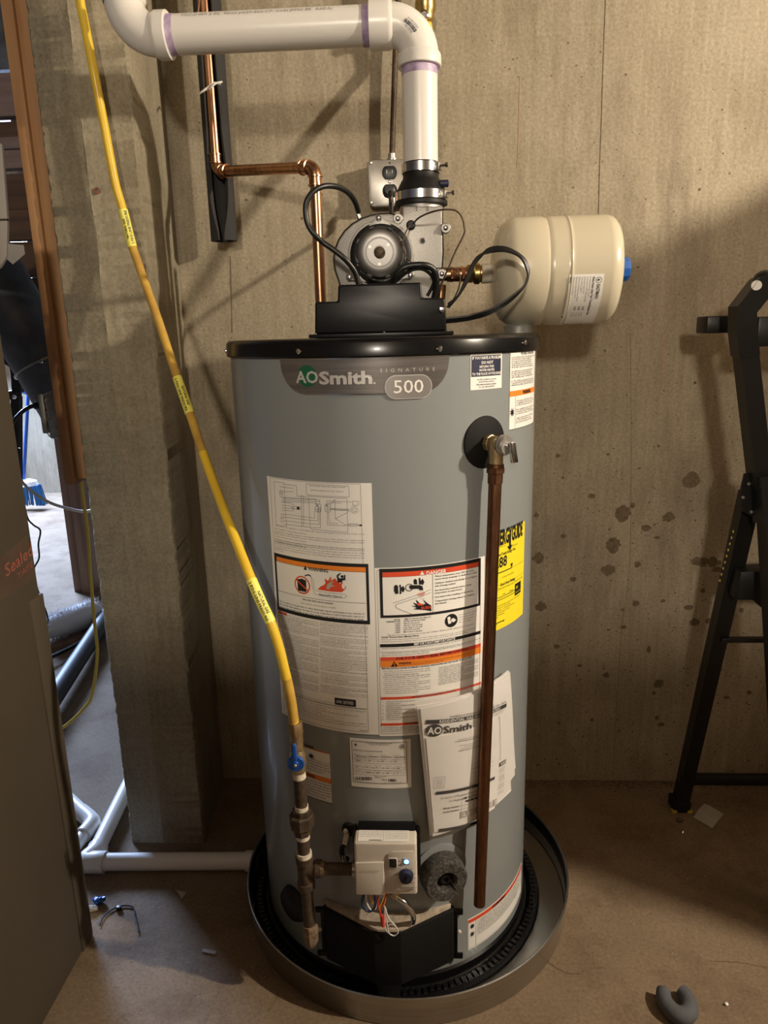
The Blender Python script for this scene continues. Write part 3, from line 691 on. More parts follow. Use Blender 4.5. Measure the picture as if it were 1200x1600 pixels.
# rubber coupling with two clamps
def zY(y): return at(656, y, YP).z
cp = thing('rubber_coupling', 'black rubber coupling with two shiny steel band clamps under the white vent pipe', 'coupling', (VX, YP, zY(322)))
G().lathe((VX, YP, 0), (0, 0, 1), [(.040, zY(323)), (.0465, zY(322)), (.0467, zY(317)), (.0445, zY(315)), (.0445, zY(301)), (.0425, zY(298)), (.0345, zY(284)), (.0315, zY(280)), (.031, zY(272)), (.0325, zY(271)), (.0325, zY(257)), (.0315, zY(255.5)), (.0302, zY(255.5))], 44).build('rubber_sleeve', cp, 'rubber')
def clamp(z0, z1, r):
    b = G().lathe((VX, YP, 0), (0, 0, 1), [(r, z0), (r+.0012, z0), (r+.0013, z1), (r, z1)], 48).build('band_clamp', cp, 'chrome', sharp=25)
    a = math.radians(62); p = Vector((VX+(r+.003)*math.sin(a), YP-(r+.003)*math.cos(a), (z0+z1)/2)); t = Vector((math.cos(a), math.sin(a), 0)); n_ = Vector((math.sin(a), -math.cos(a), 0))
    G().obox(p, t, n_, Z_, .008, .0035, (z1-z0)*.42).build('screw_housing', b, 'steel', bevel=.001)
    G().lathe(p-t*.004+n_*.002, Vector((1, -.4, 0)), [(0, 0), (.0022, 0), (.0022, .012), (.0042, .012), (.0042, .017), (0, .0175)], 6).build('clamp_screw', b, 'chrome')
clamp(zY(271.5), zY(257.5), .0326); clamp(zY(315), zY(302), .0446)
p = at(690, 287, 1.34); G().tube([p-Vector((.012, 0, 0)), p], .004, 12).build('hose_barb', cp, 'rubber')
G().tube([p-Vector((.002, 0, 0)), p+Vector((.011, 0, 0)), p+Vector((.0125, 0, 0))], [.0062, .0062, .004], 14).build('blue_cap', cp, 'navy', label='small dark blue end cap')

# ================================================================== BLOWER ON TOP OF THE HEATER
bl = thing('vent_blower', 'cast grey blower with a round dark motor on top of the water heater', 'blower', (-.04, 1.34, 1.186))
YB = 1.31
arc = [(629, 322), (629, 342), (622, 337), (608, 334), (595, 334.5), (580, 337), (565, 342), (551, 350), (539, 361), (529.5, 375), (524, 390), (522, 405), (524, 422), (530, 440), (538, 470), (560, 505), (640, 505), (672, 470), (684, 445), (690, 420), (691.5, 395), (691, 322)]
hs = G().prism(pp(arc, YB), (0, .045, 0)).build('housing', bl, 'cast', bevel=.003)
cx = sum(x for x, y in arc)/len(arc); cy = 410
big = [(x+(x-600)*.022, y+(y-415)*.02) for x, y in arc]
G().prism(pp(big[1:-1]+[(692, 330)], YB+.003+.010), (0, .012, 0)).build('gasket_seam', bl, 'dull')
G().prism(pp(arc, YB+.047), (0, .05, 0)).build('rear_housing', bl, 'cast', bevel=.003)
G().lathe((VX, YP, zY(345)), (0, 0, 1), [(.038, 0), (.038, .04), (.03, .04)], 32).build('outlet_collar', bl, 'cast')
for x in (651, 668.5): G().obox(at(x, 325.5, YB-.0006), X_, Y_, Z_, .0007, .0008, .004).build('grip_slot', hs, 'ink', flat=True)
def lug(x, y, Y=YB-.004, r=.0085, par=None):
    g = G().lathe(at(x, y, Y), (0, 1, 0), [(0, 0), (r-.001, 0), (r, .001), (r, .012)], 18).build('lug', bl, 'cast')
    G().lathe(at(x, y, Y-.0005), (0, -1, 0), [(.0045, 0), (.0045, .0022), (.0025, .003), (0, .003)], 6).build('bolt', g, 'chrome')
for q in [(621.7, 341.5), (696.5, 356), (690.5, 428)]: lug(*q)
# motor bracket: plate with three arms
mc = at(595.3, 399, YB)
bp_ = []
for k in range(36):
    t = 2*PI*k/36; bp_.append(mc+Vector((math.cos(t)*.0575, -.0005, math.sin(t)*.0575)))
G().prism(bp_, (0, -.006, 0)).build('motor_plate', bl, 'cast', bevel=.0015)
for q, ang in [((592, 341), 90), ((546, 433), 217), ((641.5, 430), -34)]:
    t = math.radians(ang); d = Vector((math.cos(t), 0, math.sin(t))); s = Vector((-d.z, 0, d.x)); e = at(*q, YB-.008)
    base = mc+d*.046+Vector((0, -.001, 0)); e = Vector((e.x, mc.y-.001, e.z))
    G().prism([base+s*.021, base-s*.021, e-s*.007, e+d*.006-s*.004, e+d*.006+s*.004, e+s*.007], (0, -.008, 0)).build('bracket_arm', bl, 'cast', bevel=.0015)
    G().lathe(e+Vector((0, -.009, 0)), (0, -1, 0), [(.0052, 0), (.0052, .003), (.003, .004), (0, .004)], 6).build('bolt', bl, 'chrome')
mt = G().lathe(mc, (0, -1, 0), [(.053, .0), (.053, .007), (.049, .010), (.044, .011)], 44).build('motor_recess', bl, 'rubber')
mo = G().lathe(mc, (0, -1, 0), [(.041, .005), (.041, .042), (.0395, .0455), (.036, .047), (.0245, .047), (.0238, .0462), (.0228, .0462), (.022, .047), (.011, .047), (.011, .0455), (0, .0455)], 56).build('motor_can', bl, 'darksteel')
G().lathe(mc, (0, -1, 0), [(.0095, .0455), (.0095, .049), (.008, .050), (0, .050)], 24).build('shaft_cap', mo, 'iron')
for k in range(8):
    t = 2*PI*k/8+.32; d = Vector((math.cos(t), 0, math.sin(t))); s = Vector((-d.z, 0, d.x))
    G().obox(mc+d*.0405+Vector((0, -.0445, 0)), d, s, Y_, .0022, .0045, .004).build('cooling_notch', mo, 'ink', bevel=.0008)
for k, a in enumerate((38, 150, 268)):
    t = math.radians(a); G().lathe(mc+Vector((math.cos(t)*.0185, -.0471, math.sin(t)*.0185)), (0, -1, 0), [(.0022, 0), (.0022, .0006), (.0011, .0006), (.0011, -.001), (0, -.001)], 12).build('rivet', mo, 'steel')
G().lathe(at(642, 352, YB), (0, -1, 0), [(.008, 0), (.008, .003), (.0055, .004), (.005, .009), (0, .009)], 20).build('pressure_port', bl, 'rubber')
G().lathe(at(660.5, 376, YB), (0, -1, 0), [(.0055, 0), (.0052, .001), (.0035, .0015), (.0033, -.003), (0, -.003)], 20).build('test_port', bl, 'steel')
G().lathe(at(660.5, 376, YB-.0004), (0, -1, 0), [(.0034, 0), (0, .0005)], 16).build('port_hole', bl, 'ink')
# black electrical cover and its base flange
ZL = 1.187
YC = 1.20
def zc(y): return at(600, y, YC).z
cov = [(492, 471.5), (527.5, 471), (528, 445), (658, 441), (659.5, 465.5), (695.5, 465), (698, 514), (491.5, 516)]
P = pp(cov, YC); zmin = ZL+.006
P = [Vector((p.x, p.y, max(p.z, zmin) if i < 6 else zmin)) for i, p in enumerate(P)]
cb_ = G().prism(P, (0, .13, 0)).build('control_cover', bl, 'blackm', bevel=.0035, seg=3)
Q = pp([(482, 520), (709, 516)], YC-.012)
G().box((Q[0].x, YC-.012, ZL), (Q[1].x, YC+.15, ZL+.006)).build('cover_flange', bl, 'blackm', bevel=.001)
screw(bl, at(690, 484, YC-.0005), (0, -1, 0), .0052)
for x, y in [(600, 519), (493, 516), (699, 513)]: screw(bl, Vector((at(x, y, YC-.008).x, YC-.008, ZL+.006)), (0, 0, 1), .0022)
# hoses and wires of the blower
G().lathe(at(560.5, 338, 1.33), (-.35, 0, 1), [(.0045, -.004), (.0045, .003), (.0025, .004), (.0025, .010), (.0032, .011), (.0032, .016)], 12).build('hose_nipple', bl, 'chrome')
T = G().tube(pp3([(560, 331, 1.33), (556, 318, 1.31), (548, 305, 1.29), (536, 295.5, 1.27), (522, 291, 1.25), (506, 291, 1.235), (491, 298, 1.225), (480, 313, 1.22), (477.5, 330, 1.22), (481, 350, 1.22), (491, 366, 1.22), (505, 379, 1.225), (521, 390, 1.225), (536, 402, 1.225), (548, 415, 1.23), (556, 428, 1.235), (561, 446, 1.24)]), .0046, 12, smooth=6)
T.build('black_tube', bl, 'cable')
G().tube(pp3([(613, 445, 1.24), (617, 432, 1.225), (628, 420, 1.22), (642, 415, 1.22), (660, 414, 1.22), (672, 417, 1.225), (680, 426, 1.23), (682, 445, 1.24), (678, 468, 1.25)]), .0052, 12, smooth=6).build('wire_loom', bl, 'cable')
G().tube(pp3([(618, 440, 1.235), (640, 423, 1.225), (662, 421, 1.225), (678, 438, 1.24), (668, 462, 1.25)]), .003, 8, smooth=6).build('loom_wire', bl, 'cable')
G().tube(pp3([(646, 349, 1.30), (655, 340, 1.27), (672, 332, 1.25), (693, 327.5, 1.24), (712, 329, 1.24), (722, 340, 1.24), (725.5, 355, 1.24), (725, 366, 1.24), (712, 392, 1.24), (701, 418, 1.24), (693, 436, 1.245), (686, 452, 1.25), (680, 466, 1.26)]), .0015, 7, smooth=5).build('thin_wire', bl, 'iron')
G().tube(pp3([(641, 352, 1.30), (634, 363, 1.27), (629, 380, 1.25), (632, 396, 1.24), (645, 412, 1.235), (662, 420, 1.23), (690, 419, 1.23), (711, 420, 1.23), (719, 432, 1.23), (716, 452, 1.235), (706, 472, 1.24), (698, 480, 1.25)]), .0012, 7, smooth=5).build('thin_wire', bl, 'iron')
# looped black cable bundle to the right
for k in range(4):
    dy = (k-1.5)*1.9; dx = (k-1.5)*1.2; Y = 1.23+k*.003
    pts = [(696, 501+dy), (716, 499+dy), (735, 496+dy), (760, 489+dy*1.1), (784, 477+dy), (803, 463+dy*.8), (819, 447), (825, 432), (824+dx, 418), (817+dx, 404), (803, 394-dy*.6), (786, 389-dy), (765, 391-dy), (750+dx, 400), (738+dx, 416), (728+dx, 440), (716, 462), (700, 478+dy)]
    Ys = [Y]*3+[Y-.005]*9+[Y]*6
    G().tube([at(x, y, q) for (x, y), q in zip(pts, Ys)], .0021, 7, smooth=5).build('power_cord', bl, 'cable')

# ================================================================== EXPANSION TANK
tx0 = at(767, 423, 1.38).x; tz = 1.2935; TR = .0935; TY = 1.38
et = thing('expansion_tank', 'cream expansion tank lying sideways above the right edge of the water heater', 'tank', (tx0+.12, TY, tz-TR))
G().lathe((tx0, TY, tz), (1, 0, 0), [(0, 0), (.022, 0), (.045, .002), (.068, .008), (.082, .017), (.0895, .028), (TR, .040), (TR, .086), (.0915, .092), (TR, .098), (TR, .101), (TR, .122), (TR, .125), (.0950, .128), (TR, .131), (TR, .135), (TR, .195), (TR, .198), (.0905, .209), (.082, .217), (.06, .2215), (.022, .223), (0, .223)], 72).build('tank_shell', et, 'cream')
G().lathe((tx0+.223, TY, tz), (1, 0, 0), [(.0235, -.004), (.024, .004), (.021, .020), (.018, .024), (0, .024)], 10).build('blue_cap', et, 'bluecap', sharp=20, label='ten-sided blue plastic valve cap')
def tfn(x0, a0):
    def fn(u, v, h): a = a0+u/TR; return Vector((x0-v, TY-(TR+.0006+h)*math.cos(a), tz-(TR+.0006+h)*math.sin(a)))
    def inv(px, py):
        d = ray(px, py); oy, oz = -TY, CAMH-tz; a = d.y**2+d.z**2; b = 2*(oy*d.y+oz*d.z); c = oy*oy+oz*oz-TR*TR
        p = CP+d*((-b-math.sqrt(max(b*b-4*a*c, 0)))/(2*a)); an = math.atan2(-(p.z-tz), -(p.y-TY)); return (an-a0)*TR, x0-p.x
    return fn, inv
f0, i0 = tfn(0, 0); ua, va = i0(944, 427.5); ub, vb = i0(936, 503)
fn, inv = tfn(-va, ua/TR); ts = Sheet(fn, inv, .004); W_, H_ = ub-ua, i0(890, 427.5)[1]-va
k = W_/76
ts.ringuv = None
ts.strokeuv([(.010+.0047*math.cos(t*PI/9)*1, .0078+.0047*math.sin(t*PI/9)) for t in range(19)], .0007, 'ink')
ts.textuv('e', .0078, .0102, .0075, 'ink', bold=.03)
ts.textuv('EASTMAN', .017, .0105, .0078, 'ink', u1=.042, bold=.025)
ts.textuv('Water Heater Safety Tank | Thermal Expansion Tank', .004, .0185, .0055, 'ink', u1=.078, bold=.03)
for i, (t, e) in enumerate([('For domestic hot water systems', .038), ('Connection 3/4" National Male', .048), ('Factory pre-charge 40 psi', .032), ('Tank volume 2 gallons', .030), ('Maximum working pressure 150 psi', .046), ('Maximum temperature 200 F', .040), ('Maximum air pressure 40 psi', .034)]):
    ts.textuv(t, .004, .0235+i*.0046, .0038, 'ink', u1=e)
ts.textuv('60022', .004, .0565, .005, 'ink', u1=.014, bold=.03)
for i in range(2): ts.textuv(fill(70), .006, .0605+i*.002, .0026, 'ink', u1=.074)
for i in range(3): ts.textuv('NSF', .058+i*.0001, .0295+i*.007, .0055, 'ink', u1=.066)
for i in range(5): ts.textuv(fill(12), .071, .028+i*.0045, .0035, 'ink', u1=.083)
ts.rectuv(.0815, .058, .0845, .061, 'ink')
labelsheet(ts, et, 'tank_label', W_, H_)
# brass connection
bx = at(690, 424, TY).x; bz = tz
bc_ = thing('brass_tee_fitting', 'short copper and brass connection between the pipe tee and the expansion tank', 'pipe fitting', (bx, TY, bz))
L = tx0-bx
G().lathe((bx-.02, TY, bz), (1, 0, 0), [(.0111, 0), (.0111, .03), (.0128, .03), (.0128, .036), (.0145, .037), (.0128, .040), (.0128, .056), (.0145, .057), (.0128, .060), (.0128, .066)], 24).build('copper_adapter', bc_, 'copper')
G().lathe((bx+.046, TY, bz), (1, 0, 0), [(.0, 0), (.0175, 0), (.0175, .010), (.013, .011), (.013, .014)], 6).build('hex_nut', bc_, 'brass', sharp=25)
G().lathe((bx+.058, TY, bz), (1, 0, 0), [(.0165, 0), (.0185, .002), (.0185, .010), (.0155, .012), (.0155, .016)], 24).build('brass_collar', bc_, 'brass')
G().lathe((bx+.072, TY, bz), (1, 0, 0), [(.013, 0), (.0175, .001), (.017, L-.075), (.015, L-.068)], 20).build('thread_tape', bc_, 'tape')
tvx = bx-.03
tp = thing('cold_water_tee', 'copper tee and pipe half hidden behind the blower at its right side', 'pipe', (tvx, TY+.0, ZL))
G().tube([(tvx, TY+.06, ZL), (tvx, TY+.06, 1.5)], .0111, 20).build('pipe', tp, 'copper')
G().tube([(tvx, TY+.06, 1.27), (tvx, TY+.06, 1.32)], .0135, 20).build('tee', tp, 'copper')
G().tube([(tvx, TY+.06, tz), (tvx, TY, tz), (bx-.018, TY, tz)], .0125, 20).build('elbow', tp, 'copper')
G().tube([at(690, 445, 1.40), at(688, 472, 1.40), Vector((at(688, 480, 1.40).x, 1.40, ZL))], .009, 14).build('nipple', tp, 'copper')
g = G().lathe((at(810, 510, TY).x, TY-.0, ZL), (0, 0, 1), [(.0, 0), (.0265, 0), (.0265, .009), (.027, .0125), (.024, .0165)], 32)
tag(g.build('pipe_collar', None, 'boxsteel'), 'dull grey collar on the heater top directly under the expansion tank', 'collar')

# ================================================================== COPPER HOT PIPE AND ITS INSULATION
hw = thing('copper_hot_pipe', 'bright copper pipe coming down the wall, across and down into the heater top', 'pipe', at(345, 268, 1.64))
r = .0111
YA = 1.665
A0 = at(323, 60, YA); A1 = at(338, 250, YA); ax = (A0.x+A1.x)/2; zz = at(345, 268, YA).z
B1 = at(492, 261, 1.50)
dxy = Vector((B1.x-ax, 1.50-YA, B1.z-zz))
G().tube([(ax, YA, 2.598), (ax, YA, zz+.022)], r, 20).build('pipe', hw, 'copper')
G().tube([Vector((ax, YA, zz))+dxy.normalized()*.03, Vector((ax, YA, zz))+dxy-dxy.normalized()*.03], r, 20).build('pipe', hw, 'copper')
vb_x, vb_y = B1.x, 1.50
def cu_elbow(c, d1, d2, nm='elbow'):
    c = Vector(c); d1 = Vector(d1).normalized(); d2 = Vector(d2).normalized(); P = []
    for k in range(9):
        t = k/8; P.append(c+d1*.019*(1-t)**2+d2*.019*t*t)
    b = G().tube([c+d1*.034]+P+[c+d2*.034], [.0132]+[.0125]*9+[.0132], 20).build(nm, hw, 'copper')
    for d in (d1, d2):
        for h in (.017, .033): G().lathe(c+d*h, d, [(.0125, -.002), (.0148, -.0012), (.0148, .0012), (.0125, .002)], 20).build('bead', b, 'copper')
cu_elbow((ax, YA, zz), (0, 0, 1), dxy); cu_elbow(Vector((ax, YA, zz))+dxy, -dxy, (0, 0, -1))
G().tube([(vb_x, vb_y, (zz+dxy.z)-.02), (vb_x, vb_y, ZL)], r, 20).build('pipe', hw, 'copper')
# split foam sleeve hanging behind the pipe
ins = thing('pipe_insulation', 'dark grey split foam sleeve hanging open behind the left copper pipe', 'insulation', (ax, YA+.01, at(345, 377, YA).z))
g = G(); rows = 60; z0_ = at(345, 378, YA+.02).z; sec = 22
for i in range(rows+1):
    z = z0_+(2.598-z0_)*(i/rows)**1.6; op = .62+.25*math.exp(-((z-z0_-.12)/.12)**2)-.45*math.exp(-((z-z0_)/.05)**2)+.05*noise.noise(Vector((0, 0, z*9)))
    c = Vector((ax+.003, YA+.009, z)); ring = []
    for side, rr in ((0, .0262), (1, .0185)):
        L_ = []
        for k in range(sec+1):
            t = -PI/2+op+(2*PI-2*op)*k/sec; sx_ = 1.0+.12*math.cos(2*t); L_.append((c.x+rr*math.cos(t)*sx_, c.y+rr*math.sin(t)*.95, z))
        ring += L_ if side == 0 else L_[::-1]
    g.v += ring
m = 2*(sec+1)
for i in range(rows):
    for k in range(m): g.f.append((i*m+k, (i*m+(k+1) % m), (i+1)*m+(k+1) % m, (i+1)*m+k))
g.f += [tuple(range(m-1, -1, -1)), tuple(rows*m+k for k in range(m))]
g.build('foam_sleeve', ins, 'pipefoam')
T = G().tube(pp3([(307, 149, 1.62), (316, 143, 1.615), (326, 136, 1.62), (334, 130, 1.625), (345, 131, 1.63)]), .0022, 8, smooth=4)
T.tube(pp3([(322, 141, 1.62), (330, 136, 1.615), (338, 130, 1.62), (347, 128, 1.63)]), .0018, 8, smooth=4)
tag(T.build('zip_tie', None, 'paper'), 'white plastic tie knotted round the foam sleeve below the vent pipe', 'tie')
tag(G().tube(pp([(309, 24, ), (311, 8), (312, -30)], 1.60), .0018, 6).tube(pp([(317, 22), (316, 0), (317, -30)], 1.60), .0025, 6).build('bare_wires', None, 'copper'), 'short bare copper wires above the vent pipe in front of the foam sleeve', 'wire')

# ================================================================== OUTLET, CONDUIT, GAS COCK ON THE WALL
ob = thing('outlet_box', 'square galvanised outlet box with two black sockets on the wall behind the coupling', 'outlet', (-.053, 1.72, 1.46))
ox0, oz0, oz1 = at(576, 300, 1.70).x, at(600, 322, 1.70).z, at(600, 249.5, 1.70).z; ox1 = ox0+.102
g = G()
def rsq(x0, x1, z0, z1, r, Y, n=5):
    P = []
    for cx, cz, a in ((x1-r, z1-r, 0), (x0+r, z1-r, 90), (x0+r, z0+r, 180), (x1-r, z0+r, 270)):
        for k in range(n+1): t = math.radians(a+90*k/n); P.append(Vector((cx+r*math.cos(t), Y, cz+r*math.sin(t))))
    return P
G().prism(rsq(ox0+.002, ox1-.002, oz0+.002, oz1-.002, .01, 1.706), (0, .034, 0)).build('box_body', ob, 'steel')
fp = G().prism(rsq(ox0, ox1, oz0, oz1, .012, 1.700), (0, .006, 0)).build('face_plate', ob, 'steel', bevel=.0012)
mx = at(609, 285, 1.70).x
for y in (270, 298.5):
    zc_ = at(609, y, 1.70).z; P = []
    for k in range(28):
        t = 2*PI*k/28; P.append(Vector((mx+.0165*math.cos(t), 1.6995, zc_+max(-.0135, min(.0135, .0165*math.sin(t))))))
    s = G().prism(P, (0, -.002, 0)).build('socket', ob, 'cable', bevel=.0005)
    for dx, hh in ((-.006, .004), (.006, .003)): G().box((mx+dx-.0008, 1.6968, zc_-hh+.002), (mx+dx+.0008, 1.6974, zc_+hh+.002)).build('slot', s, 'boxsteel', flat=True)
for q in [(580, 254), (580.5, 316.5), (609, 284)]: screw(ob, at(*q, 1.6995), (0, -1, 0), .0035)
G().lathe(at(609, 254.5, 1.6995), (0, -1, 0), [(.0022, 0), (.0022, .0003), (0, .0003)], 10).build('hole', ob, 'ink')
cn = thing('conduit', 'thin dark electrical conduit running up the wall behind the white elbow', 'conduit', at(612, 240, 1.718))
cxp = at(612.5, 242, 1.718)
G().tube([cxp, at(615, 165, 1.716), at(617.5, 88, 1.716), Vector((at(622, 20, 1.716).x, 1.716, at(622, 20, 1.716).z)), Vector((at(625, -30, 1.716).x, 1.716, 2.598))], .0062, 14).build('conduit_tube', cn, 'iron')
G().lathe(cxp-Vector((0, 0, .012)), (0, 0, 1), [(.012, 0), (.012, .004), (.009, .005), (.009, .014), (.0065, .015)], 14).build('connector', cn, 'steel')
pg = thing('black_plug', 'black plug and cord in the lower socket of the outlet box', 'plug', at(609, 300, 1.68))
G().lathe(at(608.5, 299, 1.6965), (0, -1, 0), [(.013, 0), (.0125, .012), (.009, .02), (0, .021)], 20).build('plug_head', pg, 'cable')
G().tube(pp3([(609.5, 300, 1.68), (610.5, 308, 1.665), (611, 322, 1.66), (611, 340, 1.60), (612, 365, 1.52), (615, 400, 1.47)]), .0048, 10, smooth=5).build('cord', pg, 'cable')
gc = thing('gas_cock', 'brass gas cock and yellow connector on the wall above the white elbow', 'valve', at(664, 30, 1.66))
r = at(664, 30, 1.66)
G().lathe(at(665, 37, 1.66), (0, 0, 1), [(.010, 0), (.0145, .002), (.0175, .008), (.0175, .018), (.021, .024), (.021, .040), (.015, .046), (.0125, .060), (.0125, .08), (.016, .085), (.016, .11)], 16).build('valve_body', gc, 'brass')
G().lathe(at(663, 24, 1.64), (0, -1, 0), [(.0, 0), (.009, 0), (.009, .004), (.006, .006), (.0055, .004), (0, .004)], 20).build('stem_nut', gc, 'chrome')
G().tube(pp3([(667, 30, 1.66), (670, 50, 1.66), (669, 70, 1.66), (660, 100, 1.64), (655, 150, 1.60), (654, 220, 1.54), (655, 285, 1.50), (657, 330, 1.47)]), .0085, 16, smooth=6).build('yellow_connector', gc, 'yellow')

# ================================================================== YELLOW GAS HOSE
HP = [(92, -290, 1.44), (110, -150, 1.437), (120, -45, 1.435), (125, 0, 1.435), (136, 56, 1.435), (147, 113, 1.435), (156, 160, 1.44), (164, 202, 1.44), (173, 250, 1.44), (181, 290, 1.44), (192, 328, 1.44), (206, 383, 1.435), (216, 412, 1.425), (231, 455, 1.41), (247, 500, 1.39), (262, 545, 1.37), (277, 590, 1.345), (297, 647, 1.31), (317, 707, 1.27), (336, 760, 1.225), (352, 803, 1.18), (371, 851, 1.13), (393, 906, 1.09), (410, 945, 1.075), (424, 975, 1.065), (436, 1012, 1.06), (444, 1045, 1.06), (450, 1070, 1.06), (456, 1102, 1.06), (460, 1134, 1.06)]
hp3 = pp3(HP); SP, _ = spline(hp3, 10)
gh = thing('gas_hose', 'long yellow corrugated gas hose sweeping from the top left down to the blue gas valve', 'hose', (SP[-1].x, SP[-1].y, SP[-1].z))
HRD = .0081
def seg(i0, i1, mat): G().tube(SP[i0*10:i1*10+1], HRD, 18, cap=False).build('hose_jacket', gh, mat)
seg(0, 11, 'yellow'); seg(11, 18, 'worn'); seg(18, 29, 'yellow')
def hosetag(fa, fb, up, l1, l2):
    """sleeve between spline indices fa..fb; up=+1 reads downward, -1 upward"""
    Q = SP[fa:fb+1]; b = G().tube(Q, HRD+.0007, 20, cap=False).build('hose_tag', gh, 'tag')
    L = [0]
    for a, c in zip(Q, Q[1:]): L.append(L[-1]+(c-a).length)
    def P(s):
        s = max(0, min(L[-1]-1e-6, s))
        for i in range(len(L)-1):
            if L[i+1] > s: t = (s-L[i])/(L[i+1]-L[i]); return Q[i].lerp(Q[i+1], t), (Q[i+1]-Q[i]).normalized()
    def fn(u, v, h):
        s = u if up > 0 else L[-1]-u; p, t = P(s); c = (CP-p); c = (c-t*c.dot(t)).normalized(); sd = t.cross(c)
        a = (v*up)/(HRD+.0007); return p+(c*math.cos(a)+sd*math.sin(a))*(HRD+.0011+h)
    s = Sheet(fn, None, .01); W2 = L[-1]
    # sd points to the picture's right when t points down: text tops face right for downward reading
    s.textuv(l1, W2*.30 if up > 0 else W2*.22, -.0012, .0062, 'ink', u1=W2*.82 if up > 0 else W2*.74, bold=.02)
    s.textuv(l2, W2*.06, .0058, .0062, 'ink', u1=W2*.95, bold=.02)
    s.g['ink'].build('tag_lettering', b, 'ink', flat=True)
def idx(y):  # spline index whose picture row is nearest y
    best = 0; bd = 1e9
    for i, p in enumerate(SP):
        d = p-CP; q = 800-FPX*d.dot(CU)/d.dot(CF)
        if abs(q-y) < bd: bd = abs(q-y); best = i
    return best
hosetag(idx(328), idx(385), -1, 'NATURAL GAS', '2 PSIG LINE PRESSURE')
hosetag(idx(592), idx(645), 1, 'NATURAL GAS', '2 PSIG LINE PRESSURE')
hosetag(idx(908), idx(972), 1, 'NATURAL GAS', '2 PSIG LINE PRESSURE')
G().tube(SP[idx(1060):idx(1130)], [HRD+.0002]*len(SP[idx(1060):idx(1130)]), 18, cap=False).build('worn_patch', gh, 'worn')
def yv(y, x=466): return at(x, y, 1.06)
HEX = [(math.cos(PI/3*k), math.sin(PI/3*k)) for k in range(6)]
G().tube([yv(1128, 461), yv(1147, 463)], .0128, sect=HEX).build('flare_nut', gh, 'bronze', bevel=.0008)
G().tube([yv(1146, 463), yv(1160, 464)], .0108, 18).build('flare_neck', gh, 'bronze')

# ball valve and black iron piping
bv = thing('gas_ball_valve', 'small brass gas valve with a blue lever at the end of the yellow hose', 'valve', yv(1190, 464))
G().tube([yv(1157, 463), yv(1172, 464)], .0118, sect=HEX).build('hex_end', bv, 'bronze', bevel=.0008)
G().tube([yv(1171, 464), yv(1180, 465), yv(1197, 466), yv(1206, 467)], [.0105, .014, .014, .011], 20).build('valve_body', bv, 'bronze')
c = at(462, 1193, 1.042)
G().lathe(c+Vector((0, .004, 0)), (0, -1, 0), [(0, 0), (.0135, 0), (.0145, .002), (.0145, .005), (.0135, .0065), (.006, .0065), (.005, .009), (0, .0095)], 28).build('lever_disc', bv, 'blue')
G().prism([at(457.5, 1186, 1.038), at(456.5, 1162, 1.038), at(459, 1160, 1.038), at(463, 1162, 1.038), at(465, 1186, 1.038)], (0, -.007, 0)).build('lever', bv, 'blue', bevel=.0015)
screw(bv, c+Vector((0, -.0055, 0)), (0, -1, 0), .003, 'steel')
ip = thing('iron_gas_pipe', 'dark iron gas pipe with union, tee and drip leg standing before the heater', 'pipe', yv(1470, 486))
def ipc(a, b, r, m='iron', nm='nipple', n=20, **k):
    return G().tube([yv(a[1], a[0]), yv(b[1], b[0])], r, n, **k).build(nm, ip, m)
ipc((467, 1206), (468, 1215), .0112, 'tape', 'thread_tape'); ipc((468, 1213), (471, 1262), .0107)
ipc((471, 1258), (471, 1266), .0118, 'tape', 'thread_tape')
G().tube([yv(1264, 471), yv(1272, 471)], .0155, 8).build('union', ip, 'iron')
G().tube([yv(1271, 471), yv(1273, 471), yv(1289, 472), yv(1292, 472)], [.018, .0215, .0215, .018], 8).build('union_nut', ip, 'iron', sharp=20)
G().tube([yv(1291, 472), yv(1302, 473)], .015, 8).build('union', ip, 'iron')
ipc((473, 1300), (473.5, 1309), .0122, 'tape', 'thread_tape'); ipc((473.5, 1307), (475, 1335), .0107)
ipc((475, 1331), (475.5, 1339), .0135, 'tape', 'thread_tape')
G().tube([yv(1337, 475.5), yv(1346, 476), yv(1347, 476), yv(1376, 478), yv(1377, 478), yv(1386, 479)], [.0155, .0155, .0135, .0135, .0155, .0155], 20).build('tee', ip, 'iron')
tc_ = yv(1357, 477); ne = Vector((at(548, 1357, 1.06).x, 1.06, tc_.z))
G().tube([tc_, tc_+Vector((.018, 0, 0)), tc_+Vector((.0185, 0, 0)), tc_+Vector((.028, 0, 0))], [.0133, .0133, .0155, .0155], 20).build('tee_branch', ip, 'iron')
G().tube([tc_+Vector((.026, 0, 0)), tc_+Vector((.034, 0, 0))], .0125, 20).build('joint_compound', ip, 'rust')
G().tube([tc_+Vector((.03, 0, 0)), ne+Vector((.008, 0, 0))], .0107, 20).build('nipple', ip, 'iron')
ipc((479, 1384), (484, 1446), .0107, 'iron', 'drip_leg')
G().tube([yv(1443, 484), yv(1447, 484.5), yv(1468, 486), yv(1478, 487)], [.0135, .0145, .0135, .007], 8).build('pipe_cap', ip, 'rust')

